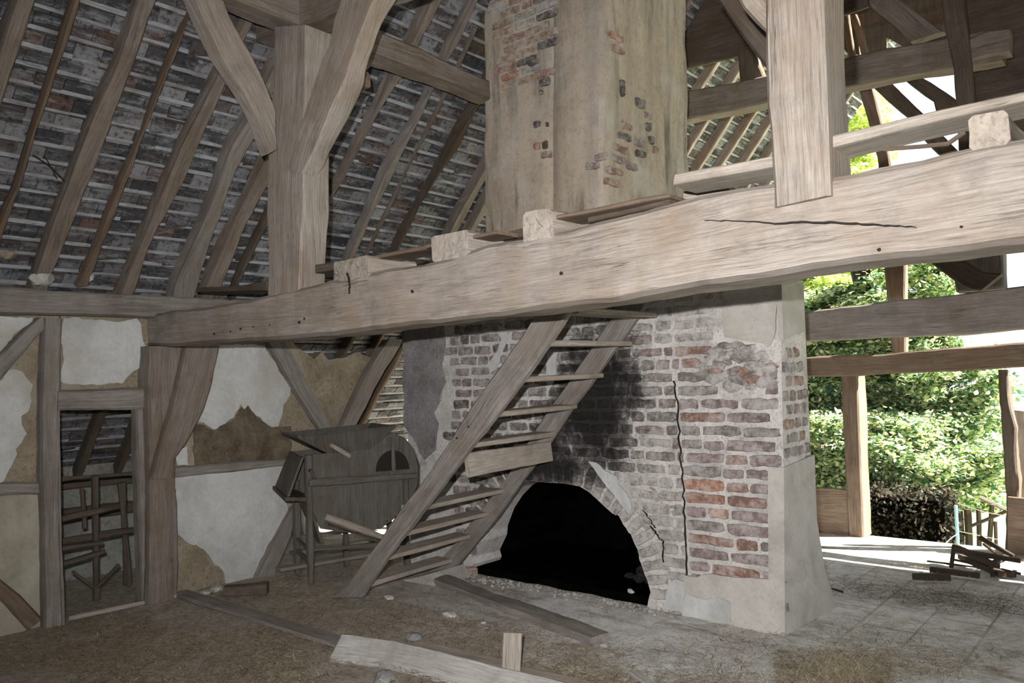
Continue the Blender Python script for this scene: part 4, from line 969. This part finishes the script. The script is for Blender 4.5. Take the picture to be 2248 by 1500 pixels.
# far truss above
ff('collar', [(1430, 280), (1508, 262), (1600, 245), (1690, 224), (1830, 198), (1878, 187), (1947, 172), (2073, 152), (2200, 130)], [(1430, 212), (1508, 198), (1600, 184), (1690, 164), (1830, 132), (1880, 121), (1940, 107), (2073, 84), (2200, 60)], 'rough grey collar of the far truss, lit brown along its lower edge', 7.3, .2, W_RAFT, 'beam')
ff('upper_collar', [(1440, 170), (1508, 150), (1620, 122), (1700, 100), (1830, 40), (1905, 13)], [(1440, 0), (1508, -20), (1620, -50), (1700, -70), (1830, -110), (1905, -130)], 'deep dark boarding above the far collar, right of the chimney top', 7.45, .06, W_DARK, 'boarding', nf=6)
ff('king_strut', [(1625, 185), (1622, 150), (1620, 118)], [(1680, 175), (1665, 140), (1650, 100)], 'short brown strut between far collar and dark boarding', 7.4, .12, W_DARK, 'strut')
ff('far_upright', [(2062, -20), (2081, 101), (2094, 157), (2099, 236), (2104, 330)], [(2112, -20), (2124, 76), (2130, 157), (2137, 228), (2145, 330)], 'dark upright crossing the far collar near the right', 7.1, .14, W_DARK, 'post')
ff('far_brace', [(1996, 262), (1972, 243), (1944, 218), (1906, 180)], [(2042, 262), (2023, 248), (1972, 198), (1939, 168)], 'upper dark diagonal against the white sky, nearest the far post', 7.6, .12, W_DARK, 'brace')
ff('far_brace', [(2056, 260), (2050, 222), (2023, 203), (1980, 170)], [(2110, 250), (2096, 217), (2053, 188), (2013, 164)], 'dark diagonal against the white sky, right one meeting the upright', 7.7, .12, W_DARK, 'brace')
ff('far_strut', [(2060, 340), (2020, 300), (1985, 262)], [(2100, 330), (2050, 280), (2025, 255)], 'dark diagonal continuing below the long loft board', 7.75, .1, W_DARK, 'strut')
ff('far_rafter', [(1997, 92), (1955, 50), (1906, 10), (1880, -20)], [(2071, 68), (2020, 32), (1972, -2), (1950, -20)], 'broad dark diagonal above the far collar, left of the upright', 7.5, .12, W_RAFT, 'rafter')
ff('far_strut', [(1862, 128), (1852, 70), (1846, 30)], [(1878, 124), (1868, 70), (1862, 28)], 'thin brown stick above the collar, nearest the big right post', 8.2, .05, W_BROWN, 'strut')
ff('far_strut', [(1890, 122), (1876, 70), (1864, 35)], [(1905, 118), (1896, 70), (1880, 30)], 'thin brown stick above the collar, second from the big right post', 8.3, .05, W_BROWN, 'strut')
ff('gable_rafter', [(1560, 560), (1700, 400), (1833, 238), (1868, 190), (1930, 100), (1990, 20)], [(1500, 560), (1640, 400), (1790, 220), (1828, 172), (1890, 80), (1940, 20)], 'dark gable rafter edging the far end of the roof', 12.2, .1, W_DARK, 'rafter')
# boarded gable, right
mb = MB(); 
gx0 = aty(2110, 200, 7.95).x
for i in range(12):
    z0 = 2.66+i*.5
    A = [Vector((gx0+rb.uniform(-.05, .05), 7.95, z0)), Vector((4.5, 7.95, z0))]; B = [Vector((gx0+.02, 7.95, z0+.52)), Vector((4.5, 7.95, z0+.52))]
    sweep(mb, A, B, Vector((0, .03, 0)), step=.6, rough=.004, ch=.004)
struct(mb.build('wall_gable', W_DARK, None, True))
mb = MB(); slab(mb, ragged([aty(a, b, 8.6) for a, b in ((1838, 92), (1850, -80), (2150, -80), (2150, 125), (1992, 112), (1975, 95), (1945, 80), (1948, 112), (1905, 116), (1896, 88), (1884, 72), (1890, 120), (1862, 112))], .08, .02, 3), [], NYm, .03)
tag(mb.build('ragged_boarding', W_DARK, None), 'dark broken boarding high in the gable left of the upright', 'boarding')
ff('hewn_block', [(2125, 130), (2160, 120), (2215, 110)], [(2125, 85), (2160, 66), (2215, 60)], 'rough dark beam end right of the dark upright', 7.2, .2, W_RAFT, 'beam')

# ================================================================== OUTSIDE
mb = MB(); vs = []; G = 40
for j in range(G+1):
    for i in range(G+1):
        x = -30+60*i/G; y = 8.09+60*j/G; vs.append((x, y, -.75+.12*nz((x, y, 0), .3)-.012*max(0, y-12)))
mb.add(vs, [(j*(G+1)+i, j*(G+1)+i+1, (j+1)*(G+1)+i+1, (j+1)*(G+1)+i) for j in range(G) for i in range(G)])
struct(mb.build('ground', GRASS, None, True)); 
def foliage(mb, cen, rad, n, size, cols, rnd, shell=.45):
    cl = [Vector((rnd.gauss(0, 1), rnd.gauss(0, 1), rnd.gauss(0, 1))).normalized()*rnd.uniform(.35, 1) for _ in range(46)]
    for k in range(n):
        c = rnd.choice(cl); p = c+Vector((rnd.gauss(0, .12), rnd.gauss(0, .12), rnd.gauss(0, .06)))
        p = Vector((cen[0]+p.x*rad[0], cen[1]+p.y*rad[1], cen[2]+p.z*rad[2]))
        s = size*rnd.uniform(.6, 1.3); a = Vector((rnd.gauss(0, 1), rnd.gauss(0, 1), rnd.gauss(-.35, .4))).normalized()
        b = a.cross(Vector((rnd.gauss(0, .5), rnd.gauss(0, .5), 1))).normalized()
        col = rnd.choice(cols); kk = rnd.uniform(.75, 1.25); col = tuple(x*kk for x in col)
        nrm_ = a.cross(b); m_1 = p+a*s*.3; m_2 = p+a*s*.68; dz = nrm_*s*.07
        mb.add([p, m_1+b*s*.28+dz, m_2+b*s*.25+dz, p+a*s, m_2-b*s*.25+dz, m_1-b*s*.28+dz], [(0, 1, 2, 3), (0, 3, 4, 5)], None, col)
def tree(blobs, trunk, lab, n, size, cols, seed, name='broadleaf_tree'):
    rnd = random.Random(seed); t = empty(name, lab, 'tree', 'trees outside the open side', trunk[0])
    mb = MB()
    vol = [b[3] for b in blobs]
    for (px, py, y, rx, rz, ry) in [(b[0], b[1], b[2], b[3], b[4], b[5]) for b in blobs]:
        c = aty(px, py, y); s = (c-CAM).length/F
        foliage(mb, c, (rx*s, ry, rz*s), int(n*rx*rz/20000), size, cols, rnd)
    o = mb.build('crown', LEAF, t); o.location = -t.location
    mb = MB(); limb(mb, trunk, [.2-.1*i/len(trunk) for i in range(len(trunk))], 8); o = mb.build('trunk', W_DARK, t, True); o.location = -t.location
GREENS = [(.50, .60, .36), (.68, .74, .52), (.20, .34, .22), (.07, .16, .11), (.8, .82, .62)]  # leaf greens with sun glare and shade mixed into the tones
tb0 = aty(2010, 1150, 13.5)
tree([(1990, 960, 12.5, 190, 150, 1.4), (1800, 960, 12.5, 150, 190, 1.3), (2060, 840, 13, 110, 110, 1.2), (2060, 1050, 12, 130, 90, 1.0), (1850, 760, 12.8, 190, 150, 1.3), (2000, 640, 13.2, 130, 110, 1.2)],
     [Vector((tb0.x, 13.2, -.8)), Vector((tb0.x-.1, 13.2, .8)), Vector((tb0.x-.4, 13.1, 2.5)), Vector((tb0.x-.7, 13.1, 4))], 'large sunlit leafy tree filling the open side beside the kiln', 36000, .078, GREENS, 1)
tb1 = aty(1780, 700, 18)
tree([(1880, 290, 18, 60, 140, 1.6), (1720, 420, 18, 150, 160, 1.6), (1830, 480, 18, 120, 120, 1.6), (1700, 620, 17, 160, 150, 1.5), (1850, 640, 17, 160, 120, 1.5)],
     [Vector((tb1.x, 18, -1)), Vector((tb1.x, 18, 2)), Vector((tb1.x+.2, 18, 5))], 'taller yellow-green tree behind, seen through the gable gap', 22000, .11, [(.65, .72, .32), (.75, .8, .4), (.45, .6, .22)], 2)
# dark hedge: its shade is put into the black core and leaf colours
hg = MB(); rnd = random.Random(8); 
a0 = aty(1905, 1160, 10.4); a1 = aty(2095, 1160, 10.4)
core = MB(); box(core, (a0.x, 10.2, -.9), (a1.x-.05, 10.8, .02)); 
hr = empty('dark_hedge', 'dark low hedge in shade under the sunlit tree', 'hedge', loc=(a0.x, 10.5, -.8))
o = core.build('hedge_core', SOOT_SHADE, hr); o.location = -hr.location
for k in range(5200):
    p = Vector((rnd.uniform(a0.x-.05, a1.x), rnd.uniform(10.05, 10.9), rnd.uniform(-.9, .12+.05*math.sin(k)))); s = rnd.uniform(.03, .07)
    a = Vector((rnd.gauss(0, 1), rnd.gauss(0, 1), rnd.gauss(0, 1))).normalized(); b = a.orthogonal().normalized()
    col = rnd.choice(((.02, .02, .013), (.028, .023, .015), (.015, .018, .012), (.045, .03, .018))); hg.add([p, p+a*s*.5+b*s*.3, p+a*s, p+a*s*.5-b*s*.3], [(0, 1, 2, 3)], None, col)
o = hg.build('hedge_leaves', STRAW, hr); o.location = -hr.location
# fence
fn = empty('post_fence', 'leaning post and rail fence outside by the right edge', 'fence', loc=tuple(aty(2150, 1250, 11)))
def fadd(nm, a, b, r, y=11.0, m=W_DARK, k=6):
    mb = MB(); limb(mb, [aty(a[0], a[1], y), aty((a[0]+b[0])/2+1, (a[1]+b[1])/2, y), aty(b[0], b[1], y)], r, k); o = mb.build(nm, m, fn, True); o.location = -fn.location
fadd('fence_post', (2107, 1122), (2110, 1240), .04); fadd('fence_post', (2124, 1118), (2128, 1240), .045); fadd('fence_post', (2148, 1115), (2150, 1240), .03)
fadd('fence_post', (2178, 1108), (2166, 1240), .03); fadd('fence_post', (2185, 1145), (2186, 1240), .022)
fadd('fence_rail', (2132, 1155), (2210, 1122), .022, 10.9); fadd('fence_rail', (2150, 1092), (2212, 1122), .025, 11.1, W_BOARD)
mb = MB(); limb(mb, [aty(2098, 1110, 9.6), aty(2102, 1180, 9.6), aty(2104, 1260, 9.6)], .018); tag(mb.build('blue_stake', BLUEP, None, True), 'pale blue stake with white cord tied to it, outside the floor edge', 'stake')
for a, b, c, lab in (((2103, 1166), (2160, 1178), (2215, 1190), 'lower white cord stretched from the blue stake to the right'), ((2103, 1105), (2160, 1124), (2215, 1134), 'upper white cord stretched from the blue stake to the right'), ((2103, 1172), (2090, 1180), (2072, 1196), 'white cord running down left from the blue stake')):
    mb = MB(); limb(mb, [aty(a[0], a[1], 9.58), aty(b[0], b[1], 9.3), aty(c[0], c[1], 9.1)], .004, 4); tag(mb.build('white_cord', CORD, None), lab, 'cord')
# low lean-to roof beyond
mb = MB(); P = [aty(2145, 1074, 15), aty(2260, 1030, 15), aty(2260, 1075, 15), aty(2150, 1094, 15)]
slab(mb, [P[0], P[3], P[2], P[1]], [], NYm, 1.5); tag(mb.build('shed_roof', OUTROOF, None), 'low sloping shed roof outside behind the fence', 'roof')

# ================================================================== THINGS ON THE FLOOR
def fl_plank(name, a, b, w, h, lab, m=W_BOARD, z=0, up=(0, 0, 1), cat='plank', tilt=0, group=None, rough=.004):
    p = atz(a[0], a[1], z+h/2); q = atz(b[0], b[1], z+h/2)
    mb = MB(); bar(mb, p, q, w, h, up, rough=rough, ch=.006); return tag(mb.build(name, m, None, True), lab, cat, group)
fl_plank('floor_plank', (395, 1302), (775, 1420), .13, .03, 'long grey plank lying on the straw from the thick post towards the front', W_GREY)
fl_plank('threshold_lath', (150, 1358), (398, 1306), .03, .03, 'thin wooden lath lying across the foot of the doorway', W_BOARD)
# whitened plank lying half on its side
mb = MB(); P = [(752, 1392), (860, 1404), (980, 1432), (1100, 1462), (1260, 1500), (1400, 1535)]; Q = [(754, 1440), (860, 1466), (960, 1500), (1080, 1545), (1230, 1600), (1370, 1650)]
A = [atz(a, b, .115) for a, b in P]; B = [Vector((p.x+.012, p.y-.10, -.005)) for p in A]
B = [Vector((p.x-.045, p.y-.05, -.005)) for p in A]
dd = (A[-1]-A[0]).normalized(); sd = Vector((dd.y, -dd.x, 0)); B = [Vector((p.x+sd.x*.11, p.y+sd.y*.11, -.005)) if sd.y < 0 else Vector((p.x-sd.x*.11, p.y-sd.y*.11, -.005)) for p in A]
WHITEW = wood('limewashed_board', (.56, .55, .54), (.41, .395, .38), (.22, .205, .19), (.3, .27, .24), .5)
sweep(mb, A, B, Vector((0, .0, -.03))+Vector((0, .02, 0)), rough=.004, ch=.006); tag(mb.build('whitened_plank', WHITEW, None, True), 'pale limewashed plank tilted on its edge, nearest in the bottom middle', 'plank')
fl_plank('floor_plank', (905, 1415), (1300, 1515), .12, .025, 'dusty plank lying flat behind the limewashed one', W_BOARD)
p = atz(1108, 1500, 0); mb = MB(); bar(mb, (p.x, p.y+.05, -.02), (p.x+.005, p.y+.07, .245), .10, .03, (.65, -.76, 0), rough=.004, ch=.005); tag(mb.build('upright_block', W_BOARD, None, True), 'short piece of board standing upright against the limewashed plank', 'wood')
fl_plank('half_buried_beam', (950, 1272), (1318, 1408), .15, .07, 'dusty beam half buried in dirt before the oven mouth', W_GREY, -.03, rough=.01)
fl_plank('floor_plank', (1392, 1478), (1450, 1520), .06, .025, 'short pale stick of board at the bottom edge right of centre', WHITEW)
fl_plank('dark_block', (492, 1298), (588, 1292), .1, .08, 'dark wooden block lying at the foot of the white plaster', W_DARK, 0, rough=.008)
GRUB = 'rubble pieces on the floor'
for (px, py, r, lab, m) in ((985, 1349, .045, 'white plaster fragment on the straw before the stair foot', PALEROCK), (1326, 1418, .02, 'tiny white stone at the end of the half buried beam', PALEROCK), (478, 1292, .05, 'pale rubble chunk against the wall foot', PALEROCK), (452, 1302, .035, 'small pale rubble piece beside the long grey plank end', PALEROCK), (855, 1312, .03, 'dusty stone beside the stair foot', PALEROCK), (1062, 1368, .018, 'small white chip on the straw in the middle', PALEROCK),
    (910, 1400, .05, 'blue-grey stone behind the limewashed plank', GREYR), (845, 1488, .06, 'blue-grey slab piece in front of the limewashed plank', GREYR)):
    mb = MB(); lump(mb, atz(px, py, r*.35), r, None, px, (1.2, 1, .55)); tag(mb.build('rubble_piece', m, None, True), lab, 'stone', GRUB)
# crumbs of mortar along the oven sill: uncountable
mb = MB(); rnd = random.Random(21)
for i in range(420):
    t = rnd.random(); x = -4.6+2.0*t; y = 4.77-abs(rnd.gauss(0, .10)); lump(mb, (x, y, .004+.012*rnd.random()), rnd.choice((.004, .006, .007, .009, .011, .017)), None, i, (1, 1, .7), 1)
tag(mb.build('mortar_crumbs', MORTAR, None), 'crumbs of fallen mortar along the oven sill', 'rubble', None, 'stuff')
# broken wooden frame at right
bf = empty('broken_frame', 'tangle of broken dark wooden bars lying on the paving at the right', 'broken frame', loc=tuple(atz(2150, 1240)))
def bfb(a, za, b, zb, w=.035, h=.035, y=None):
    mb = MB(); bar(mb, atz(a[0], a[1], za), atz(b[0], b[1], zb), w, h, rough=.004, ch=.005); o = mb.build('bar', W_STICK, bf, True); o.location = -bf.location
bfb((2092, 1208), .12, (2240, 1232), .1, .04, .03); bfb((2095, 1200), .13, (2190, 1245), .06, .045, .04); bfb((2088, 1245), .0, (2094, 1198), .14, .03, .03)
bfb((2150, 1180), .22, (2225, 1222), .1, .03, .03); bfb((2110, 1222), .05, (2200, 1262), .03, .06, .04); bfb((2170, 1242), .05, (2215, 1220), .08, .04, .03)
bfb((2180, 1268), .0, (2172, 1236), .1, .03, .03); bfb((2090, 1228), .04, (2240, 1260), .02, .02, .02); bfb((2195, 1255), .02, (2226, 1262), .02, .05, .04); bfb((2160, 1195), .12, (2185, 1215), .1, .02, .02)
GS = 'dark sticks lying by the broken frame'
fl_plank('dark_stick', (2004, 1266), (2085, 1268), .05, .045, 'short dark log lying nearest, left of the broken frame', W_STICK, 0, cat='stick', group=GS)
fl_plank('dark_stick', (2042, 1250), (2150, 1264), .05, .045, 'dark bar lying just behind the short log', W_STICK, 0, cat='stick', group=GS)
fl_plank('dark_stick', (2035, 1232), (2160, 1248), .018, .018, 'thin twig lying between the paving and the broken frame', W_STICK, 0, cat='stick', group=GS)
fl_plank('dark_stick', (1824, 1292), (1850, 1300), .015, .012, 'short bent twig right of the rendered kiln skirt', W_STICK, 0, cat='stick', group=GS)
fl_plank('pale_stick', (2226, 1256), (2262, 1230), .03, .02, 'pale stick leaning at the right edge beside the broken frame', W_LATH, 0, cat='stick')

# straw litter: uncountable
rnd = random.Random(4); V_ = []; F_ = []; C_ = []
def straw(p, L, w, a, tilt, col):
    d = Vector((math.cos(a), math.sin(a), tilt)); s = Vector((-math.sin(a), math.cos(a), 0))*w/2; n = len(V_)
    V_.extend([p-s, p+s, p+s*.6+d*L, p-s*.6+d*L]); F_.append((n, n+1, n+2, n+3)); C_.extend([col]*4)
cols = [(.50, .42, .28), (.38, .30, .19), (.26, .20, .13), (.62, .54, .38), (.13, .095, .065), (.42, .37, .29)]
cnt = 0
while cnt < 42000:
    px = rnd.uniform(-60, 2300); py = rnd.uniform(1215, 1530); p = atz(px, py, 0)
    if p.y > 4.72 and -5.3 < p.x < -1.9 or p.x < -5.9 or p.y > 7.8: continue
    # density field: litter on the left and front, dust near the kiln and right
    dens = .9
    if p.y > 3.9: dens = .25
    if px > 1300: dens = .30+.6*max(0, (py-1420)/80)
    dens *= max(0.04, (.8 if px < 1300 else .45)+2.0*nz(p, 1.5, 2))
    if 1700 < px < 1960 and py > 1430: dens = 1.0
    if rnd.random() > dens: continue
    L = rnd.uniform(.015, .07)*(1.6 if rnd.random() < .06 else 1); w = rnd.uniform(.0018, .0042)
    c = rnd.choice(cols); k = rnd.uniform(.6, 1.3)
    if rnd.random() < .01: c = (.75, .68, .5); L *= 1.4; w *= 1.5
    p.z = .004+rnd.random()*.012; straw(p, L, w, rnd.uniform(0, 6.283), rnd.gauss(0, .08), tuple(x*k for x in c)); cnt += 1
for i in range(900):                                            # tuft in front right
    p = atz(1850+rnd.gauss(0, 45), 1490+rnd.gauss(0, 22), 0); p.z = .005+.02*rnd.random(); c = rnd.choice(cols[:4]); straw(p, rnd.uniform(.04, .12), .002, rnd.uniform(0, 6.28), abs(rnd.gauss(0, .35)), c)
for i in range(1800):                                           # brown litter drifts on the paving
    k = rnd.random(); p = atz(1840+400*k+rnd.gauss(0, 30), 1285+50*k+rnd.gauss(0, 14), 0)
    if p.x > -1.85 or p.y > 5.6: p.z = .006+.01*rnd.random(); straw(p, rnd.uniform(.03, .1), .003, rnd.uniform(0, 6.28), .02, rnd.choice(((.09, .065, .045), (.14, .1, .07), (.06, .045, .035))))
me = bpy.data.meshes.new('straw_litter'); me.from_pydata([tuple(v) for v in V_], [], F_)
at_ = me.color_attributes.new('Col', 'FLOAT_COLOR', 'POINT'); at_.data.foreach_set('color', [x for c in C_ for x in (c[0], c[1], c[2], 1.0)])
me.materials.append(STRAW); so = bpy.data.objects.new('straw_litter', me); COL.objects.link(so)
tag(so, 'loose straw and chaff scattered over the dirt floor', 'straw', None, 'stuff')
